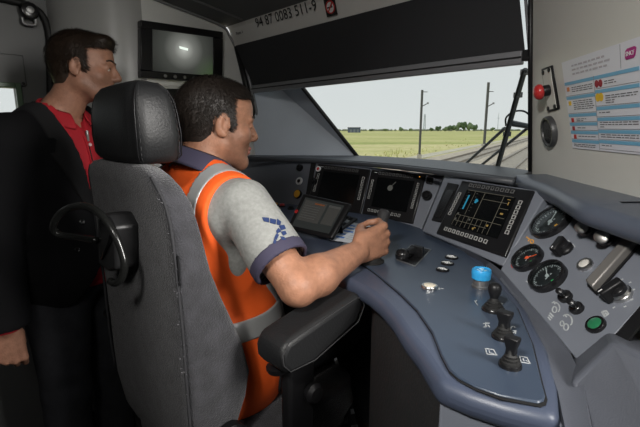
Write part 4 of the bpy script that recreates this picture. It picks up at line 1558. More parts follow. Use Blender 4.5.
nc = [on_w(*q, .002) for q in ((561.5, 62.8), (640.5, 36.2), (642.5, 155.0), (572.8, 148))]
t = thing('notice_sheet', 'white printed notice with blue bands taped to the right panel', 'notice', sum(nc) / 4)
f = quadmap(nc, WR_N)
MB().prism(nc, -WR_N * .0008).build('sheet', mat('notice_white', (.66, .67, .72), .35), t)
M_BAND = mat('notice_blue', (.16, .40, .58), .5)
M_TXT = mat('notice_text', (.10, .10, .11), .6)
def band(u0, u1, v0, v1, m=M_BAND, name='band'):
    b = MB()
    qbox(b, f, u0, u1, v0, v1, .0004, .0007)
    return b.build(name, m, t)
def lines(u0, u1, v0, n, dv=.022, seed=1):
    r = np.random.default_rng(seed)
    b = MB()
    for k in range(n):
        u = u0
        while u < u1 - .02:
            w = r.uniform(.02, .07)
            w = min(w, u1 - u)
            qbox(b, f, u, u + w, v0 + k * dv, v0 + k * dv + .0085, .0004, .0006)
            u += w + .012
    b.build('text_lines', M_TXT, t)
for v in (.235, .40, .60, .70, .795, .895):
    band(.01, .46, v, v + .034)
for v in (.235, .375, .545, .655, .78, .885):
    band(.47, .985, v, v + .034)
lines(.12, .44, .30, 3, seed=2)
lines(.12, .44, .455, 5, seed=3)
lines(.14, .30, .655, 1, seed=4); lines(.14, .27, .675, 1, seed=14)
lines(.14, .30, .755, 1, seed=5); lines(.14, .44, .85, 1, seed=6)
lines(.04, .42, .945, 2, .02, seed=7)
lines(.60, .74, .30, 2, seed=8)
lines(.60, .97, .44, 2, seed=9); lines(.60, .72, .485, 2, seed=10)
lines(.50, .66, .60, 1, seed=11)
lines(.50, .97, .70, 2, seed=12); lines(.50, .58, .745, 1, seed=15)
lines(.50, .97, .825, 2, seed=13); lines(.50, .66, .935, 1, seed=16)
b = MB()
for v in (.36, .535, .645, .77, .875, .975):
    qbox(b, f, .47, .985, v, v + .003, .0004, .0006)
qbox(b, f, .463, .466, .23, .99, .0004, .0006)
for v in (.39, .59, .69, .785, .885):
    qbox(b, f, .01, .46, v, v + .003, .0004, .0006)
qbox(b, f, .80, .803, .01, .22, .0004, .0006)
b.build('ruled_lines', M_TXT, t)
b = MB()
for (u, v) in ((.50, .315), (.55, .315)):
    b.lathe([(.0075, .0004), (.0075, .0008)], f(u, v), wax, 14)
b.build('red_symbol', mat('dark_red_print', (.30, .02, .03), .6), t)
b = MB()
for (u, v) in ((.50, .45), (.545, .45)):
    b.lathe([(.0085, .0004), (.0085, .0008)], f(u, v), wax, 14)
b.build('yellow_symbol', mat('yellow_print', (.75, .48, .03), .6), t)
for (u, v, m) in ((.06, .31, mat('orange_print', (.65, .25, .10), .6)), (.06, .47, MATS['yellow_print']), (.07, .665, M_REDPRINT), (.07, .76, MATS['dark_red_print']), (.08, .855, M_REDPRINT)):
    b = MB()
    qbox(b, f, u - .022, u + .022, v - .018, v + .03, .0004, .0008)
    b.build('small_symbol', m, t)
b = MB()
hd = np.random.default_rng(3)
for k in range(3):
    u = .16
    while u < .62:
        w = hd.uniform(.03, .07)
        qbox(b, f, u, u + w, .06 + k * .045, .078 + k * .045, .0004, .0006)
        u += w + .015
b.build('heading_lines', mat('pale_heading', (.45, .43, .46), .6), t)
# logo
b = MB()
lg = [f(u, v, .0006) for (u, v) in ((.855, .085), (.875, .065), (.945, .062), (.965, .075), (.955, .135), (.94, .155), (.865, .158), (.85, .14))]
b.prism(lg, WR_N * .0004)
lo = b.build('logo', mat('magenta_logo', (.36, .02, .18), .5), t)
o = obj('lettering', text_mesh('SNCF', .0105, 'CENTER'), M_WHITE, t)
uu = unit(f(1, .1) - f(0, .1))
place(o, f(.906, .112, .0016), np.array([uu, np.cross(WR_N, uu), WR_N]))
# ================================================================ DRIVER SEAT
SR = -.96
M_FAB = mat('charcoal_velour', (0.043, 0.043, 0.050), 0.95, bump=.6, bscale=300, var=.42, vscale=28, sheen=.25)
M_LEATH = mat('black_leather', (0.012, 0.0125, 0.0135), 0.5, bump=.10, bscale=240)
M_THREAD = mat('grey_thread', (0.03, 0.03, 0.032), 0.8)
seat = thing('driver_seat', 'charcoal velour driver seat with black leather headrest', 'seat', W(SR, .5, 0))

def srow(r0, hw, fb, ff, z, e=5.0, n=48, tilt=0.0):
    out = []
    fc, hf = (fb + ff) / 2, (ff - fb) / 2
    for k in range(n):
        a = 2 * math.pi * k / n
        c, s = math.cos(a), math.sin(a)
        x = math.copysign(abs(c) ** (2 / e), c) * hw
        y = math.copysign(abs(s) ** (2 / e), s) * hf
        out.append(W(r0 + x, fc + y, z + tilt * y))
    return out
tab = [(.600, .345, .42, .17), (.625, .330, .435, .21), (.70, .322, .440, .236), (.78, .318, .475, .240), (.83, .317, .487, .240), (.90, .316, .470, .240), (.96, .316, .446, .240), (1.02, .314, .420, .240),
       (1.08, .312, .398, .240), (1.165, .309, .380, .237), (1.215, .305, .370, .228), (1.245, .300, .358, .212), (1.265, .298, .348, .190), (1.278, .302, .340, .160), (1.284, .312, .330, .12)]
MB().loft([srow(SR, hw, fb, ff, z, 6) for (z, fb, ff, hw) in tab]).build('backrest', M_FAB, seat, smooth='all')
# seams of the cover
def seam(side):
    pts = [W(SR + side * (hw - .006), fb + .008, z) for (z, fb, ff, hw) in tab[2:13]]
    return MB().tube(arc_pts(pts, 3), .0032, 6)
for s in (1, -1):
    seam(s).build('seam_piping', mat('seam_dark', (0.035, 0.035, 0.039), .9), seat, smooth='all')
# worn white fluff along the seam
b = MB()
rw = np.random.default_rng(8)
sp_ = arc_pts([W(SR + (hw - .005), fb + .006, z) for (z, fb, ff, hw) in tab[4:13]], 24)
for p in sp_:
    for q in range(4):
        if rw.uniform() < .16:
            o_ = p + rw.normal(size=3) * .005
            d = unit(rw.normal(size=3)) * .0035
            b.add([o_, o_ + d, o_ + d * .5 + rw.normal(size=3) * .0015], [(0, 1, 2)])
tag(b.build('worn_lint', mat('pale_lint', (.13, .13, .14), .9), seat), kind='stuff')
MB().box(W(SR + .237, .3215, 1.098), (.004, .0015, .028), (RV, FV, ZV)).build('zip', M_BLACK, seat)

# headrest
htab = [(1.283, .312, .386, .110), (1.288, .302, .396, .126), (1.30, .296, .402, .136), (1.34, .294, .402, .141), (1.38, .295, .398, .138), (1.405, .298, .394, .133), (1.425, .304, .386, .125), (1.438, .314, .374, .110), (1.444, .328, .36, .085)]
hr = MB().loft([srow(SR, hw, fb, ff, z, 4.5) for (z, fb, ff, hw) in htab]).build('headrest', M_LEATH, seat, smooth='all')
for side in (1, -1):
    for off in (0.0, .006):
        loop = []
        for (z, fb, ff, hw) in htab[1:8]:
            loop.append(W(SR + side * (hw * .955 - .001), fb + .010 + off, z))
        for (z, fb, ff, hw) in htab[1:8][::-1]:
            loop.append(W(SR + side * (hw * .955 - .001), ff - .010 - off, z))
        if off == 0:
            MB().tube(loop, .0018, 5, closed=True).build('seam', M_BLACK, hr, smooth='all')
        else:
            st = MB()
            lp_ = arc_pts(loop + [loop[0]], 6)
            for k in range(0, len(lp_) - 1, 2):
                st.tube([lp_[k] + RV * side * .002, lp_[k + 1] + RV * side * .002], .0009, 4)
            tag(st.build('stitching', M_THREAD, hr), kind='stuff')
for s in (-1, 1):
    MB().tube([W(SR + s * .085, .345, 1.27), W(SR + s * .085, .345, 1.292)], .007, 10).build('headrest_post', M_CHROME, seat, smooth=True)
# cushion and base
MB().loft([srow(SR, .245 - .012 * (z > .64) - .02 * (z < .55), .36, .84 - .02 * (z < .55), z, 7) for z in (.53, .545, .60, .645, .66)]).build('cushion', M_FAB, seat, smooth='all')
MB().box(W(SR, .58, .50), (.21, .22, .035), (RV, FV, ZV)).build('seat_frame', M_BLACK, seat, bevel=.01)
MB().lathe([(.20, .0), (.20, .03), (.09, .06), (.085, .47)], W(SR, .58, 0), None, 28).build('pedestal', M_BLACK, seat, smooth=True)
MB().tube([W(SR - .255, .34, .86), W(SR - .255, .42, .60), W(SR - .255, .55, .50)], .022, 8).build('recliner_arm', M_BLACK, seat, smooth=True)
MB().lathe([(.035, 0), (.035, .02), (.028, .026), (0, .028)], W(SR + .243, .405, .715), frame(RV), 20).build('recliner_knob', M_BLACK, seat, smooth=True)
# armrest
def armrest(r0, name):
    prof = [(.430, .950), (.445, .972), (.47, .978), (.63, 1.014), (.648, 1.010), (.656, .985), (.638, .950), (.51, .904), (.448, .904), (.432, .925)]
    b = MB()
    pts = [W(r0 - .042, f_, z_) for (f_, z_) in prof]
    b.prism(pts, RV * .084)
    a = b.build(name, M_LEATH, seat, bevel=.014, bseg=4)
    sm = [W(r0 + .043, f_ * .97 + .016, z_ * .86 + .136) for (f_, z_) in prof]
    MB().tube(sm, .0012, 5, closed=True).build('seam', M_THREAD, a, smooth='all')
    return a
armrest(-.605, 'armrest')
armrest(-1.315, 'armrest')
for r0 in (-.605, -1.315):
    s = 1 if r0 > SR else -1
    MB().box(W(r0 - s * .02, .52, .76), (.016, .035, .17), (RV, FV, ZV)).build('armrest_strut', M_BLACK, seat, bevel=.008)
    MB().box(W(r0 - s * .06, .52, .60), (.055, .04, .03), (RV, FV, ZV)).build('armrest_mount', M_BLACK, seat, bevel=.008)
p = at(277, 366, .86)
MB().tube([p + ZV * .03, p], .006, 8).build('adjuster_bolt', M_STEEL, seat, smooth=True)
MB().lathe([(.018, -.012), (.022, -.006), (.022, .0), (.012, .004)], p, None, 18).build('adjuster_wheel', M_BLACK, seat, smooth=True)
p = at(311, 391, .90)
MB().lathe([(.008, -.02), (.011, -.004), (.021, .0), (.023, .012), (.016, .02), (0, .022)], p, frame(RV), 18).build('adjuster_knob', M_BLACK, seat, smooth=True)
# black bracket with wire loop on the seat back
b = MB()
bx = [(97, 217), (102, 213.5), (108, 214.5), (114, 228), (114.5, 270), (108, 272), (98, 264)]
bk = [onp(x, y, FV * .262, FV) for (x, y) in bx]
b.prism(bk, FV * .05)
br = b.build('holder_bracket', mat('matt_black_bracket', (.02, .02, .021), .4), seat, bevel=.006)
b = MB()
bk2 = [onp(x, y, FV * .255, FV) for (x, y) in ((98.5, 220), (106, 217), (112, 229), (108, 243), (99.5, 261))]
b.prism(bk2, FV * .01)
b.build('bracket_lid', M_BLACKG, br, bevel=.004)
lp_ = [at(97, 240.5, .90), at(75, 237, .93), (at(59, 234.5, .94)), at(53.5, 229, .93), at(55, 221, .91), at(63, 211.5, .89), at(76, 206, .87), at(90, 207.5, .85), at(102, 216, .83), at(113, 231, .82), at(121, 249, .82), at(124.5, 264, .82), at(122, 277, .83), at(116, 283, .84), at(110, 281, .85)]
MB().tube(arc_pts(lp_, 5), .0075, 10).build('wire_loop', mat('satin_black_tube', (.012, .0125, .012), .22), seat, smooth='all')

# ================================================================ FOOTREST
t = thing('footrest', 'dark tread-plate footrest under the desk', 'footrest', W(-.9, 1.1, 0))
MB().prism([W(-1.35, .86, .24), W(-.55, .86, .24), W(-.55, 1.45, .42), W(-1.35, 1.45, .42)], (0, 0, -.03)).build('plate', mat('black_steel_plate', (.015, .015, .016), .4, metal=.5), t, bevel=.004)
MB().box(W(-.95, 1.2, .1), (.38, .2, .1), (RV, FV, ZV)).build('base', M_BLACK, t)
b = MB()
sl = unit(FV * .59 + ZV * .18)
up = unit(np.cross(RV, sl))
if up[2] < 0:
    up = -up
for i in range(16):
    for j in range(12):
        p = W(-1.32 + i * .05, .88 + j * .05, .24 + (.02 + j * .05) / .59 * .18) + up * .002
        d1 = unit(RV + sl) if (i + j) % 2 else unit(RV - sl)
        for k in (-1, -.33, .33, 1):
            w_ = np.cross(up, d1)
            b.box(p + w_ * k * .009, (.013, .0018, .0018), (d1, w_, up))
tag(b.build('tread_ribs', mat('worn_tread', (.30, .30, .30), .35, metal=.9), t), kind='stuff')
# ================================================================ PEOPLE
def head_frame(yaw, pitch=0.0, roll=0.0):
    f = np.array([math.sin(yaw) * math.cos(pitch), math.cos(yaw) * math.cos(pitch), math.sin(pitch)])
    r = np.array([math.cos(yaw), -math.sin(yaw), 0.0])
    r = unit(r + ZV * math.sin(roll))
    f = unit(f - r * np.dot(f, r))
    return np.array([r, f, np.cross(r, f)])

def head_prims(s, c, A, neck_to, nr=.056, k_=1.0):
    """head centred at c, frame rows A = right, front, up"""
    def P(x, y, z):
        return c + (A[0] * x + A[1] * y + A[2] * z) * k_
    def E(x, y, z, r, k=.02, op='u', R_=None):
        s.ell(P(x, y, z), np.array(r) * k_, A if R_ is None else R_ @ A, k, op)
    E(0, -.016, .032, (.074, .096, .084), 0)
    E(0, .028, -.030, (.059, .064, .082), .03)
    E(0, .035, .045, (.058, .056, .050), .02)
    for sx in (-1, 1):
        s.cone(P(sx * .050, .002, -.055), P(sx * .018, .066, -.100), .020, .016, .025)
        E(sx * .044, .052, -.030, (.020, .022, .020), .02)
        s.cone(P(sx * .014, .087, .018), P(sx * .045, .072, .016), .0085, .007, .010)
    E(0, .070, -.102, (.020, .016, .016), .02)
    s.cone(P(0, .088, .012), P(0, .107, -.026), .0075, .0105, .010)
    E(0, .104, -.031, (.0115, .011, .009), .008)
    for sx in (-1, 1):
        E(sx * .011, .096, -.034, (.008, .010, .0075), .005)
        E(sx * .031, .094, .000, (.016, .012, .010), .010, 's')
        E(sx * .031, .077, .000, (.0135, .012, .0095), .004)
        s.cone(P(sx * .020, .0865, .004), P(sx * .041, .081, .004), .0030, .0028, .003)
    E(0, .088, -.060, (.024, .010, .0062), .006)
    E(0, .087, -.0715, (.020, .010, .0068), .005)
    s.cone(P(-.020, .098, -.066), P(.020, .098, -.066), .002, .002, .004, 's')
    for sx in (-1, 1):
        s.cone(P(sx * .040, -.02, -.09), neck_to + A[0] * sx * .02, .02, .02, .03) if False else None
        t = math.radians(-10)
        Rx = np.array([[1, 0, 0], [0, math.cos(t), math.sin(t)], [0, -math.sin(t), math.cos(t)]])
        E(sx * .0745, -.010, -.006, (.0085, .0185, .031), .006, 'u', Rx)
        E(sx * .083, -.006, -.002, (.0055, .010, .018), .003, 's', Rx)
        E(sx * .078, -.006, -.030, (.006, .009, .009), .004)
        E(sx * .0805, .004, -.008, (.004, .005, .007), .003)
    s.cone(P(0, -.030, -.055), neck_to, nr * k_, nr * 1.06, .025)
    return P

def hair_fn(c, A, k_=1.0, thick=.010, front=.060, quiff=.0, seed=3, nape=-.070):
    s = SDF()
    def P(x, y, z):
        return c + (A[0] * x + A[1] * y + A[2] * z) * k_
    s.ell(P(0, -.016, .032), np.array((.074 + thick, .096 + thick, .084 + thick * 1.1)) * k_, A, 0)
    s.ell(P(0, .034, .062), np.array((.056 + thick * .6, .056 + thick * .5, .046 + thick)) * k_, A, .02)
    s.ell(P(0, -.050, -.022), np.array((.060, .052, .070)) * k_, A, .02)
    if quiff:
        s.ell(P(0, .068, .092), np.array((.045, .030, .020)) * k_, A, .02)
    for sx in (-1, 1):
        s.ell(P(sx * .069, .014, .004), np.array((.0065, .009, .022)) * k_, A, .008)
    def fn(X):
        d = s(X)
        q = (X - c) @ A.T / k_
        x, y, z = q[:, 0], q[:, 1], q[:, 2]
        # face opening: forehead line and temples
        face = np.maximum(.020 - y + .30 * np.abs(z - .02) * (z < .02), z - (front + quiff * .3 - (np.abs(x) * 4.2) ** 2 * .10))
        d = np.maximum(d, -face)
        # below: ear line and nape
        low = np.where(y > .0, -.022 - z, np.where(y > -.032, .012 - z, nape + .004 - z))
        low = np.where((y > .0) & (np.abs(x) < .055), .02 - z, low)
        d = np.maximum(d, low)
        return (d + .0006 * sines(X, seed, 8, 120, 260)) * .85
    return fn, P

def hair_tufts(fn, c, A, k_, n, ln, m, parent, seed, lift=.5):
    r = np.random.default_rng(seed)
    d = r.normal(size=(int(n * 2.2), 3))
    d /= np.linalg.norm(d, axis=1)[:, None]
    d = d[d @ A[2] > -.6]
    p = c + A[2] * .03 * k_ + d * .15
    for _ in range(30):
        x = fn(p)
        p = p - d * np.where(np.abs(x) < .0008, 0, np.clip(x, -.004, .05))[:, None] * .9
    ok = np.abs(fn(p)) < .002
    p, d = p[ok][:n], d[ok][:n]
    N = len(p)
    fl = np.tile(A[1] * .7 - A[2] * .55, (N, 1)) - np.where((d @ A[1]) < -.2, 1, 0)[:, None] * A[1] * .5
    fl = fl - d * (fl * d).sum(1)[:, None]
    fl /= np.linalg.norm(fl, axis=1)[:, None] + 1e-6
    dv = d * lift + fl + r.normal(size=(N, 3)) * .16
    dv /= np.linalg.norm(dv, axis=1)[:, None]
    sd = np.cross(dv, d) + 1e-5
    sd = sd / np.linalg.norm(sd, axis=1)[:, None] * .00055
    L = (ln * r.uniform(.6, 1.2, N))[:, None]
    q0 = p - d * .002
    md = p + dv * L * .5 + d * .001
    V = np.stack([q0 - sd, q0 + sd, md + sd * .8, md - sd * .8, p + dv * L], 1).reshape(-1, 3)
    b = MB()
    b.v = [tuple(map(float, q)) for q in V]
    for i in range(N):
        b.f += [(5 * i, 5 * i + 1, 5 * i + 2, 5 * i + 3), (5 * i + 3, 5 * i + 2, 5 * i + 4)]
    return tag(b.build('hair_tufts', m, parent), kind='stuff')

def hand_prims(s, w, a, n, sd, curls, k_=1.0, thumb=(.5, .55, .5), spread=0.0):
    """w wrist, a towards knuckles, n palm normal, sd towards the thumb"""
    a, n, sd = unit(a), unit(n), unit(sd)
    offs = [.031, .0105, -.0105, -.030]
    lens = [(.042, .026, .020), (.046, .030, .021), (.042, .028, .020), (.033, .021, .018)]
    kn = []
    for i, o in enumerate(offs):
        L = (.092, .095, .090, .082)[i]
        K = w + (a * L + sd * o) * k_
        kn.append(K)
        s.cone(w + (a * .012 + sd * o * .55) * k_, K, .0150 * k_, .0108 * k_, .007)
    s.ell(w + (a * .055 + n * .004) * k_, np.array((.036, .046, .015)) * k_, np.array([sd, a, n]), .012)
    for i, K in enumerate(kn):
        p = K
        ang = 0
        r0 = (.0090, .0093, .0088, .0078)[i]
        s.ell(K - n * .003, np.array((r0, r0, r0)) * 1.08 * k_, None, .003)
        for j in range(3):
            ang += math.radians(curls[i][j])
            d = a * math.cos(ang) + n * math.sin(ang) + sd * spread * (1.5 - i) * .2
            q = p + unit(d) * lens[i][j] * k_
            s.cone(p, q, r0 * (1 - .07 * j) * k_, r0 * (.93 - .08 * j) * k_, .0015)
            p = q
    tb = w + (a * .022 + sd * .024 + n * .008) * k_
    d1 = unit(a * thumb[0] + sd * thumb[1] + n * thumb[2])
    t1 = tb + d1 * .042 * k_
    d2 = unit(a * (thumb[0] + .25) + sd * (thumb[1] - .30) + n * (thumb[2] + .25))
    t2 = t1 + d2 * .032 * k_
    d3 = unit(a * (thumb[0] + .15) + sd * (thumb[1] - .50) + n * (thumb[2] + .5))
    t3 = t2 + d3 * .024 * k_
    s.cone(tb, t1, .0160 * k_, .0120 * k_, .012)
    s.cone(t1, t2, .0115 * k_, .0105 * k_, .004)
    s.cone(t2, t3, .0105 * k_, .0088 * k_, .004)

def skin_material(name, base):
    return mat(name, base, .48, bump=.16, bscale=220, var=.18, vscale=70, spec=.4, attr='tone')

def paint_tone(me, c, A, k_, base, stubble, lips, seed):
    n = len(me.vertices)
    co = np.empty(n * 3, np.float32)
    me.vertices.foreach_get('co', co)
    X = co.reshape(-1, 3).astype(float)
    q = (X - c) @ A.T / k_
    x, y, z = q[:, 0], q[:, 1], q[:, 2]
    col = np.tile(np.array(base), (n, 1))
    jaw = (np.clip((.018 - z - .35 * y * 0) / .03, 0, 1) * np.clip((z + .15) / .03, 0, 1) * np.clip((y + .005) / .02, 0, 1) * (np.abs(x) < .09))
    jaw = np.where(z < -.012, jaw, 0) * np.clip((-.012 - z) / .02, 0, 1)
    chk = np.clip(1 - (((np.abs(x) - .045) / .02) ** 2 + ((y - .06) / .02) ** 2 + ((z + .02) / .02) ** 2), 0, 1)
    col = col * (1 - .30 * stubble * jaw[:, None]) + np.array([.02, .018, .02]) * (.3 * stubble * jaw[:, None])
    col[:, 0] *= 1 + .12 * chk
    lp_ = (np.abs(z + .066) < .013) & (np.abs(x) < .024) & (y > .083)
    col[lp_] = lips
    a = me.attributes.new('tone', 'FLOAT_COLOR', 'POINT')
    a.data.foreach_set('color', np.concatenate([col, np.ones((n, 1))], 1).astype(np.float32).ravel())

def face_parts(P, A, k_, parent, iris, brow_m):
    for sx in (-1, 1):
        e = wobj('eye', MB().lathe([(0, -.0118), (.006, -.0100), (.0100, -.0055), (.0116, 0), (.0100, .0060), (.0062, .0098)], P(sx * .031, .0765, .0), np.array([A[0], A[2], A[1]]) * k_, 18).mesh('eye'), mat('eye_white', (.62, .60, .57), .2), parent, smooth='all')
        wobj('iris', MB().lathe([(.0061, .0098), (.0040, .0112), (0, .0120)], P(sx * .031, .0765, .0), np.array([A[0], A[2], A[1]]) * k_, 16).mesh('iris'), iris, e, smooth='all')
        pts = [P(sx * .012, .0955, .0215), P(sx * .024, .0935, .0255), P(sx * .036, .0865, .0255), P(sx * .046, .0765, .0205)]
        wobj('eyebrow', MB().tube(arc_pts(pts, 4), [.0028] * 12 + [.0012], 6).mesh('eyebrow'), brow_m, parent, smooth='all')

def cloth_mesh(name, fn, lo, hi, h, m, parent):
    return wobj(name, sdf_mesh(name, fn, lo, hi, h), m, parent)

# ---------------------------------------------------------------- driver
DR = -.985
def D(r, f, z):
    return W(DR + r, f, z)
DAX = np.array([RV, FV, ZV])
SH_R, SH_L = D(.180, .509, 1.186), D(-.180, .509, 1.186)
ELB = at(298, 287, .855)
K_ = np.array([.160, 1.021, 1.090])
HA = unit((.76, .61, .20))
WRI = K_ - HA * .095
HN = unit((-.62, .78, -.05))
HN = unit(HN - HA * np.dot(HN, HA))
HS = np.cross(HA, HN)
if HS[2] < 0:
    HS = -HS
def torso(s):
    s.ell(D(0, .505, 1.06), (.165, .112, .175), DAX, 0)
    s.cone(D(-.145, .505, 1.165), D(.145, .505, 1.165), .066, .066, .03)
    for sx in (-1, 1):
        s.cone(D(0, .500, 1.245), D(sx * .13, .505, 1.195), .045, .04, .03)
    s.ell(D(0, .530, .88), (.158, .146, .17), DAX, .04)
    s.ell(D(0, .50, .74), (.170, .135, .11), DAX, .04)
    return s
def legs(s, k=0.0):
    for sx in (-1, 1):
        s.cone(D(sx * .095, .53, .735), D(sx * .12, .93, .755), .082 + k, .062 + k, .03)
        s.cone(D(sx * .12, .94, .745), D(sx * .12, 1.06, .36), .060 + k, .043 + k, .02)
    return s
HC = at(217.5, 123, 1.075)
HF = head_frame(math.radians(59), math.radians(-6))
body = SDF()
HPd = head_prims(body, HC, HF, D(0, .495, 1.215), .058, .935)
torso(body)
for (sh, el, wr) in ((SH_R, ELB, WRI), (SH_L, D(-.30, .60, .99), D(-.20, .80, .90))):
    body.cone(sh, el, .052, .037, .03)
    body.cone(el, el + (wr - el) * .30, .035, .041, .02)
    body.cone(el + (wr - el) * .30, wr, .041, .0265, .02)
legs(body)
for sx in (-1, 1):
    body.cone(D(sx * .12, 1.05, .358), D(sx * .13, 1.21, .39), .04, .035, .02)
hand_prims(body, WRI, HA, HN, HS, [(58, 78, 45), (60, 80, 45), (62, 80, 45), (62, 80, 45)], 1.02, (.75, .12, .75))
lw = D(-.20, .80, .90)
la = unit(D(-.15, .9, .86) - lw)
hand_prims(body, lw, la, unit((0, 0, -1)), np.cross(la, ZV) * 1.0, [(20, 25, 15)] * 4, 1.0, (.7, .5, .2))
driver = thing('person', 'seated driver in orange safety vest over grey polo shirt, hand on lever', 'person', D(0, .5, 0))
SK1 = (.38, .185, .113)
me = sdf_mesh('body', body, HC - np.array([.30, .42, 1.10]), HC + np.array([.52, .62, .15]), .0034)
paint_tone(me, HC, HF, .935, SK1, 1.0, (.36, .15, .12), 1)
wobj('body', me, skin_material('driver_skin', SK1), driver)
M_HAIR1 = mat('dark_brown_hair', (.018, .013, .010), .5, bump=.15, bscale=300, var=.3, vscale=120)
M_HAIR2 = mat('brown_hair', (.026, .016, .010), .5, bump=.15, bscale=300, var=.3, vscale=120)
M_IRIS = mat('brown_iris', (.05, .025, .012), .15)
face_parts(HPd, HF, .935, driver, M_IRIS, M_HAIR1)
hf, _ = hair_fn(HC, HF, .935, .0030, .073, 0, 3, -.060)
h_ = cloth_mesh('hair', hf, HC - .16, HC + .17, .003, M_HAIR1, driver)
hair_tufts(hf, HC, HF, .935, 12000, .010, M_HAIR1, h_, 4, .38)

M_ORANGE = mat('safety_orange', (.96, .125, .012), .75, bump=.12, bscale=700, var=.05, vscale=20)
M_REFL = mat('reflective_tape', (.42, .43, .43), .35, metal=.25, bump=.05, bscale=900)
M_POLO = mat('grey_heather_jersey', (.30, .305, .29), .9, bump=.20, bscale=800, var=.16, vscale=120)
M_PURP = mat('violet_grey_trim', (.048, .043, .078), .85, bump=.15, bscale=800)
M_DENIM = mat('dark_denim', (.014, .016, .021), .9, bump=.25, bscale=500, var=.2, vscale=30)
tor = torso(SDF())
vtor = torso(SDF())
vtor.ell(D(0, .545, .76), (.180, .155, .20), DAX, .05)
arm_s = SDF()
ua = unit(ELB - SH_R)
SL_END = SH_R + (ELB - SH_R) * .74
arm_s.cone(SH_R + RV * .014, SL_END, .060, .061, 0)
arm_l = SDF()
SL_ENDL = SH_L + (D(-.30, .60, .99) - SH_L) * .8
arm_l.cone(SH_L, SL_ENDL, .066, .072, 0)
def local(X):
    return X @ RV - DR, X @ FV, X[:, 2]
def vest_base(X, infl):
    return vtor(X) - infl + .0035 * sines(X, 21, 6, 14, 40)
def vest(X):
    r, f_, z = local(X)
    d = vest_base(X, .020)
    d = np.maximum(d, np.abs(r) - np.interp(z, [.8, .98], [.22, .172]))
    d = np.maximum(d, .655 - z)
    d = np.maximum(d, -(arm_s(X) - .004))
    # neck hole
    nk = np.sqrt((r / .078) ** 2 + ((f_ - .520) / .085) ** 2) * .08 - .08
    d = np.maximum(d, -np.where(z > 1.12, nk, 1))
    vn = np.abs(r) - (z - .95) * .30
    d = np.maximum(d, -np.where(f_ > .56, vn, 1))
    return d * .9
lo, hi = D(0, .5, 0) - np.array([.30, .30, -.63]), D(0, .5, 0) + np.array([.30, .30, 1.30])
ve = cloth_mesh('safety_vest', vest, lo, hi, .0045, M_ORANGE, driver)
def stripe_v(X):
    r, f_, z = local(X)
    d = vest_base(X, .0222)
    band = np.abs(np.abs(r) - .122) - .022
    d = np.maximum(d, band)
    d = np.maximum(d, .72 - z)
    d = np.maximum(d, -(arm_s(X) - .014))
    return d * .9
cloth_mesh('reflective_stripe', stripe_v, lo, hi, .0045, M_REFL, ve)
def stripe_h(X):
    r, f_, z = local(X)
    d = vest_base(X, .0226)
    d = np.maximum(d, np.abs(z - .885 - .04 * (f_ - .5)) - .025)
    d = np.maximum(d, np.abs(r) - .21)
    return d * .9
cloth_mesh('reflective_stripe', stripe_h, lo, hi, .0045, M_REFL, ve)
def shirt(X):
    r, f_, z = local(X)
    d = tor(X) - .011
    nk = np.sqrt((r / .070) ** 2 + ((f_ - .515) / .075) ** 2) * .07 - .07
    d = np.maximum(d, -np.where(z > 1.15, nk, 1))
    d = np.maximum(d, .70 - z)
    a = arm_s(X) + .0035 * sines(X, 31, 6, 25, 70)
    a = np.maximum(a, (X - SL_END) @ ua - .002)
    al = np.maximum(arm_l(X), (X - SL_ENDL) @ unit(SL_ENDL - SH_L))
    k = .015
    for q in (a, al):
        h = np.maximum(k - np.abs(d - q), 0) / k
        d = np.minimum(d, q) - h * h * k * .25
    # hollow end of the sleeve
    inner = SDF().cone(SH_R, SL_END + ua * .05, .050, .054, 0)(X)
    d = np.maximum(d, -np.where((X - SL_END) @ ua > -.05, inner, 1))
    return d * .85
lo2, hi2 = D(0, .55, 0) - np.array([.42, .42, -.68]), D(0, .55, 0) + np.array([.42, .42, 1.30])
sh_ = cloth_mesh('polo_shirt', shirt, lo2, hi2, .0042, M_POLO, driver)
def cuff(X):
    a = arm_s(X) + .0035 * sines(X, 31, 6, 25, 70) - .0012
    t = (X - SL_END) @ ua
    a = np.maximum(a, np.maximum(t - .004, -.022 - t))
    inner = SDF().cone(SH_R, SL_END + ua * .05, .050, .054, 0)(X)
    return np.maximum(a, -inner) * .85
cloth_mesh('sleeve_cuff', cuff, lo2, hi2, .004, M_PURP, sh_)
# vest armhole binding seam is dark; collar
cb = MB()
rowsA = []
NCL = 40
for i in range(NCL + 1):
    a = math.radians(-150 + 300 * i / NCL) - math.pi / 2      # opening at the front
    c, s_ = math.cos(a), math.sin(a)
    fr = (s_ + 1) / 2
    p1 = D(c * .066, .507 + s_ * .068, 1.318 - .055 * fr)
    p2 = D(c * .071, .507 + s_ * .074, 1.326 - .055 * fr)
    p3 = D(c * (.112 + .004 * fr), .507 + s_ * (.100 + .028 * fr), 1.286 - .095 * fr)
    p4 = D(c * (.109 + .004 * fr), .507 + s_ * (.096 + .028 * fr), 1.280 - .095 * fr)
    rowsA.append([p1, p2, p3, p4])
cb.loft(rowsA)
cb.build('collar', M_PURP, driver, smooth='all', sub=1)
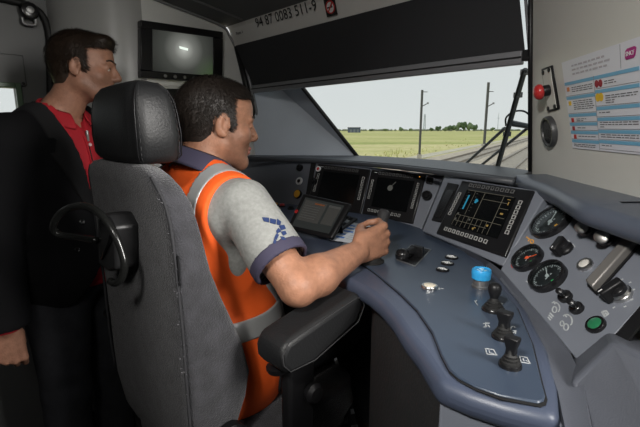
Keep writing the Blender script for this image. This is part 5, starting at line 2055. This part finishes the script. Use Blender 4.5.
# embroidered emblem on the sleeve
M_NAVY = mat('navy_embroidery', (.015, .035, .12), .7)
def on_sleeve(poly, m, parent, name='emblem'):
    pts = []
    for (x, y) in poly:
        p = trace(x, y, shirt, .5, 1.3)
        if p is None:
            return
        pts.append(p + grad(shirt, p) * .0012)
    c = sum(pts) / len(pts)
    g_ = unit(sum(grad(shirt, p) for p in pts))
    MB().prism([p - g_ * .001 for p in pts], g_ * .0012).build(name, m, parent)
for poly in ([(262, 217.5), (269, 218), (269, 222.5), (264, 221.5)], [(270, 218.5), (276, 220), (275.5, 224.5), (270, 223)], [(277, 219), (281, 222), (280, 225.5), (276.5, 224.5)],
             [(279, 226), (284, 225), (285.5, 229), (281, 230.5)], [(278.5, 228), (281, 231.5), (277, 234), (276, 231)], [(276, 234), (279, 235), (276.5, 240), (274, 238.5)], [(274, 239), (276.5, 241), (275.5, 244), (273, 243)],
             [(281, 232), (285, 231), (286.5, 234), (283, 236)], [(280, 236.5), (284, 237), (286, 240), (282, 240)]):
    on_sleeve(poly, M_NAVY, sh_)
def jeans(X):
    s = jeans.s(X)
    return (np.maximum(s, X[:, 2] - .80) + .003 * sines(X, 41, 6, 25, 60)) * .9
js = SDF()
js.ell(D(0, .50, .74), (.182, .147, .11), DAX, 0)
legs(js, .014)
jeans.s = js
cloth_mesh('trousers', jeans, D(0, .85, 0) - np.array([.55, .55, -.30]), D(0, .85, 0) + np.array([.55, .55, .95]), .006, M_DENIM, driver)
M_SHOE = mat('dark_brown_boot', (.028, .020, .015), .6, bump=.2, bscale=200)
for sx in (-1, 1):
    s = SDF()
    a0 = D(sx * .12, 1.055, .358)
    s.cone(a0 + ZV * .05, a0, .054, .050, 0)
    s.cone(a0, D(sx * .135, 1.22, .395), .050, .042, .03)
    s.plane(a0 - up * .052, -up)
    cloth_mesh('shoe', s, a0 - .2, a0 + .26, .005, M_SHOE, driver)

# ---------------------------------------------------------------- standing man
MY = math.radians(108)
mf = np.array([math.sin(MY), math.cos(MY), 0])
mr = np.array([math.cos(MY), -math.sin(MY), 0])
MC = np.array([-.845, 1.43, 0])
MAX_ = np.array([mr, mf, ZV])
def Mn(r, f, z):
    return MC + mr * r + mf * f + ZV * z
MH = at(84.5, 68, 1.375)
MHF = head_frame(math.radians(76), math.radians(-3), math.radians(2))
mb_ = SDF()
HPm = head_prims(mb_, MH, MHF, Mn(0, .0, 1.385), .054, .93)
def mtorso(s):
    s.ell(Mn(0, 0, 1.22), (.165, .112, .19), MAX_, 0)
    s.cone(Mn(-.150, 0, 1.308), Mn(.150, 0, 1.308), .060, .060, .03)
    for sx in (-1, 1):
        s.cone(Mn(0, 0, 1.41), Mn(sx * .13, 0, 1.335), .040, .036, .03)
    s.ell(Mn(0, .012, 1.02), (.148, .112, .17), MAX_, .04)
    s.ell(Mn(0, 0, .88), (.160, .120, .12), MAX_, .04)
    return s
mtorso(mb_)
MSH, MEL, MWR = Mn(.19, 0, 1.31), np.array([-.955, 1.215, 1.08]), at(6, 329, 1.235)
MSL, MELL, MWRL = Mn(-.19, 0, 1.31), Mn(-.26, -.03, 1.09), Mn(-.25, .05, .84)
for (sh, el, wr) in ((MSH, MEL, MWR), (MSL, MELL, MWRL)):
    mb_.cone(sh, el, .05, .042, .03)
    mb_.cone(el, wr, .042, .027, .02)
mlegs = []
def man_legs(s, k=0.0):
    for sx in (-1, 1):
        s.cone(Mn(sx * .088, 0, .87), Mn(sx * .10, .01, .48), .088 + k, .060 + k, .03)
        s.cone(Mn(sx * .10, .01, .48), Mn(sx * .105, -.01, .09), .058 + k, .042 + k * 1.6, .02)
    return s
man_legs(mb_)
for sx in (-1, 1):
    mb_.cone(Mn(sx * .105, -.02, .05), Mn(sx * .12, .15, .035), .036, .03, .02)
hand_prims(mb_, MWR, (.03, -.03, -1), unit(-mr * .6 - mf * .8), unit(-mr * .8 + mf * .6), [(48, 62, 35), (54, 64, 38), (58, 66, 38), (60, 66, 38)], 1.06, (.85, .10, .55))
hand_prims(mb_, MWRL, (0.02, 0, -1), mr, mf, [(30, 40, 25)] * 4, .98, (.8, .3, .3))
man = thing('person', 'standing man in black jacket and red shirt behind the seat', 'person', MC)
SK2 = (.36, .180, .118)
me = sdf_mesh('body', mb_, MC + np.array([-.40, -.42, 0.0]), MC + np.array([.42, .42, 1.72]), .0046)
paint_tone(me, MH, MHF, .93, SK2, .75, (.36, .16, .13), 2)
wobj('body', me, skin_material('man_skin', SK2), man)
face_parts(HPm, MHF, .93, man, M_IRIS, M_HAIR2)
hf2, _ = hair_fn(MH, MHF, .93, .004, .060, .02, 9, -.066)
h_ = cloth_mesh('hair', hf2, MH - .16, MH + .17, .003, M_HAIR2, man)
hair_tufts(hf2, MH, MHF, .93, 11000, .014, M_HAIR2, h_, 6, .42)
M_JACK = mat('black_suit_wool', (.0075, .0075, .0085), .85, spec=.12, bump=.15, bscale=700)
M_SHIRT = mat('crimson_cotton', (.40, .008, .018), .75, bump=.15, bscale=600, var=.08, vscale=20)
mtor = mtorso(SDF())
jk = mtorso(SDF())
jk.ell(Mn(0, 0, .88), (.178, .135, .16), MAX_, .03)
jk.cone(MSH, MEL, .062, .056, .03)
jk.cone(MEL, MWR + ZV * .02, .056, .043, .02)
jk.cone(MSL, MELL, .062, .056, .03)
jk.cone(MELL, MWRL + ZV * .02, .056, .043, .02)
MHEM = .775
def mloc(X):
    q = X - MC
    return q @ mr, q @ mf, X[:, 2]
def vopen(z):
    return np.interp(z, [1.00, 1.06, 1.38, 1.45], [0.0, .010, .078, .085])
def jk_base(X, infl):
    return jk(X) - infl + .004 * sines(X, 51, 6, 12, 35)
def jacket(X):
    r, f_, z = mloc(X)
    d = jk_base(X, .022)
    d = np.maximum(d, np.where(np.abs(r) < .21, MHEM - z, -1))
    d = np.maximum(d, -np.where((f_ > .0) & (z > .99), np.abs(r) - vopen(z), 1))
    lowv = np.abs(r - .0) - np.interp(z, [.76, .84, .92, .99], [.15, .095, .04, 0.0])
    d = np.maximum(d, -np.where((f_ > .02) & (z < .99), lowv, 1))
    nk = np.sqrt((r / .078) ** 2 + ((f_ - .01) / .078) ** 2) * .078 - .078
    d = np.maximum(d, -np.where(z > 1.36, nk, 1))
    dw = (X - (MWR + ZV * .012))
    d = np.maximum(d, np.where(r > .1, -(dw[:, 2]), -1))
    return d * .85
jl, jh = MC + np.array([-.36, -.42, .74]), MC + np.array([.36, .42, 1.50])
jo = cloth_mesh('suit_jacket', jacket, jl, jh, .005, M_JACK, man)
for sx in (1, -1):
    def lapel(X, sx=sx):
        r, f_, z = mloc(X)
        rr_ = r * sx
        d = jk_base(X, .0285)
        w = vopen(z)
        wid = np.interp(z, [1.03, 1.10, 1.28, 1.283, 1.32, 1.323, 1.40, 1.46], [.004, .030, .075, .060, .042, .062, .050, .03])
        d = np.maximum(d, np.maximum(w - rr_ + .002, rr_ - w - wid))
        d = np.maximum(d, np.where(f_ > -.06, -1, 1))
        d = np.maximum(d, np.maximum(1.03 - z, z - 1.43))
        nk = np.sqrt((r / .078) ** 2 + ((f_ - .01) / .078) ** 2) * .078 - .078
        d = np.maximum(d, -np.where(z > 1.36, nk, 1))
        return d * .85
    cloth_mesh('lapel', lapel, jl, jh, .0045, mat('black_suit_lapel', (.014, .014, .015), .8, spec=.2, bump=.1, bscale=700), jo)
def mshirt(X):
    r, f_, z = mloc(X)
    d = mtor(X) - .012 + .002 * sines(X, 61, 5, 25, 60)
    nk = np.sqrt((r / .062) ** 2 + ((f_ - .01) / .062) ** 2) * .062 - .062
    d = np.maximum(d, -np.where(z > 1.37, nk, 1))
    vn = np.abs(r) - (z - 1.345) * .6
    d = np.maximum(d, -np.where((f_ > .03) & (z > 1.34), vn, 1))
    d = np.maximum(d, .84 - z)
    for (wr, el) in ((MWR, MEL),):
        c_ = SDF().cone(el, wr - ZV * .004, .046, .036, 0)(X)
        c_ = np.maximum(c_, (wr[2] - .006) - X[:, 2])
        d = np.minimum(d, c_)
    return d * .85
so = cloth_mesh('red_shirt', mshirt, MC + np.array([-.36, -.42, .76]), jh, .005, M_SHIRT, man)
cb = MB()
rowsA = []
for i in range(41):
    a = math.radians(-160 + 320 * i / 40) - math.pi / 2
    c, s_ = math.cos(a), math.sin(a)
    fr = (s_ + 1) / 2
    rowsA.append([Mn(c * .060, .012 + s_ * .062, 1.448 - .050 * fr), Mn(c * .064, .012 + s_ * .066, 1.455 - .050 * fr), Mn(c * (.078 + .014 * fr), .012 + s_ * (.080 + .024 * fr), 1.418 - .072 * fr), Mn(c * (.075 + .014 * fr), .012 + s_ * (.077 + .024 * fr), 1.412 - .070 * fr)])
cb.loft(rowsA)
cb.build('shirt_collar', M_SHIRT, so, smooth='all', sub=1)
b = MB()
pl = []
for z in np.linspace(1.33, 1.03, 12):
    p = Mn(.004, .30, z)
    for _ in range(60):
        x = mshirt(p[None])[0]
        if x < .0006:
            break
        p = p - mf * max(x, .0006)
    pl.append(p)
b.loft([[p + mr * .013 + mf * .0005, p + mr * .013 + mf * .003, p - mr * .013 + mf * .003, p - mr * .013 + mf * .0005] for p in pl])
b.build('placket', M_SHIRT, so, smooth=True)
for k in (1, 5, 9):
    MB().lathe([(.0055, 0), (.0055, .002), (0, .0022)], pl[k] + mf * .003, frame(mf), 12).build('shirt_button', mat('pearl_button', (.6, .5, .5), .3), so)
# microphone clip
p = pl[0] + mf * .006 - ZV * .004
b = MB().box(p, (.004, .003, .014), (mr, mf, ZV)).lathe([(.005, 0), (.005, .012), (0, .014)], p + ZV * .008, None, 10)
b.build('clip_microphone', M_STEEL, so)
MB().tube(arc_pts([p - ZV * .014, pl[2] + mf * .006 + mr * .008, pl[5] + mf * .006, pl[9] + mf * .005 + mr * .004], 5), .0014, 5).build('microphone_cable', M_BLACK, so, smooth='all')
for (x, y) in ((82, 222), (77, 250)):
    p = trace(x, y, jacket, .8, 2.0)
    if p is not None:
        n = grad(jacket, p)
        MB().lathe([(.0085, -.001), (.0085, .003), (.006, .0045), (.004, .0035), (0, .0035)], p, frame(n), 16).build('jacket_button', M_BLACKG, jo, smooth=True)
ml = man_legs(SDF(), .016)
ml.ell(Mn(0, 0, .88), (.170, .130, .12), MAX_, .03)
def mtrous(X):
    return (np.maximum(np.maximum(ml(X), X[:, 2] - .99), .045 - X[:, 2]) + .004 * sines(X, 71, 6, 20, 50)) * .9
cloth_mesh('trousers', mtrous, MC + np.array([-.32, -.32, .02]), MC + np.array([.32, .32, 1.02]), .006, mat('charcoal_denim', (.028, .029, .034), .9, spec=.3, bump=.25, bscale=400, var=.25, vscale=20), man)
for sx in (-1, 1):
    s = SDF()
    a0 = Mn(sx * .105, -.02, .055)
    s.cone(a0 + ZV * .03, a0, .046, .046, 0)
    s.cone(a0, Mn(sx * .125, .16, .045), .046, .038, .03)
    s.plane((0, 0, .004), (0, 0, -1))
    cloth_mesh('shoe', s, a0 - np.array([.25, .25, .08]), a0 + .27, .005, mat('black_shoe', (.010, .010, .010), .3), man)
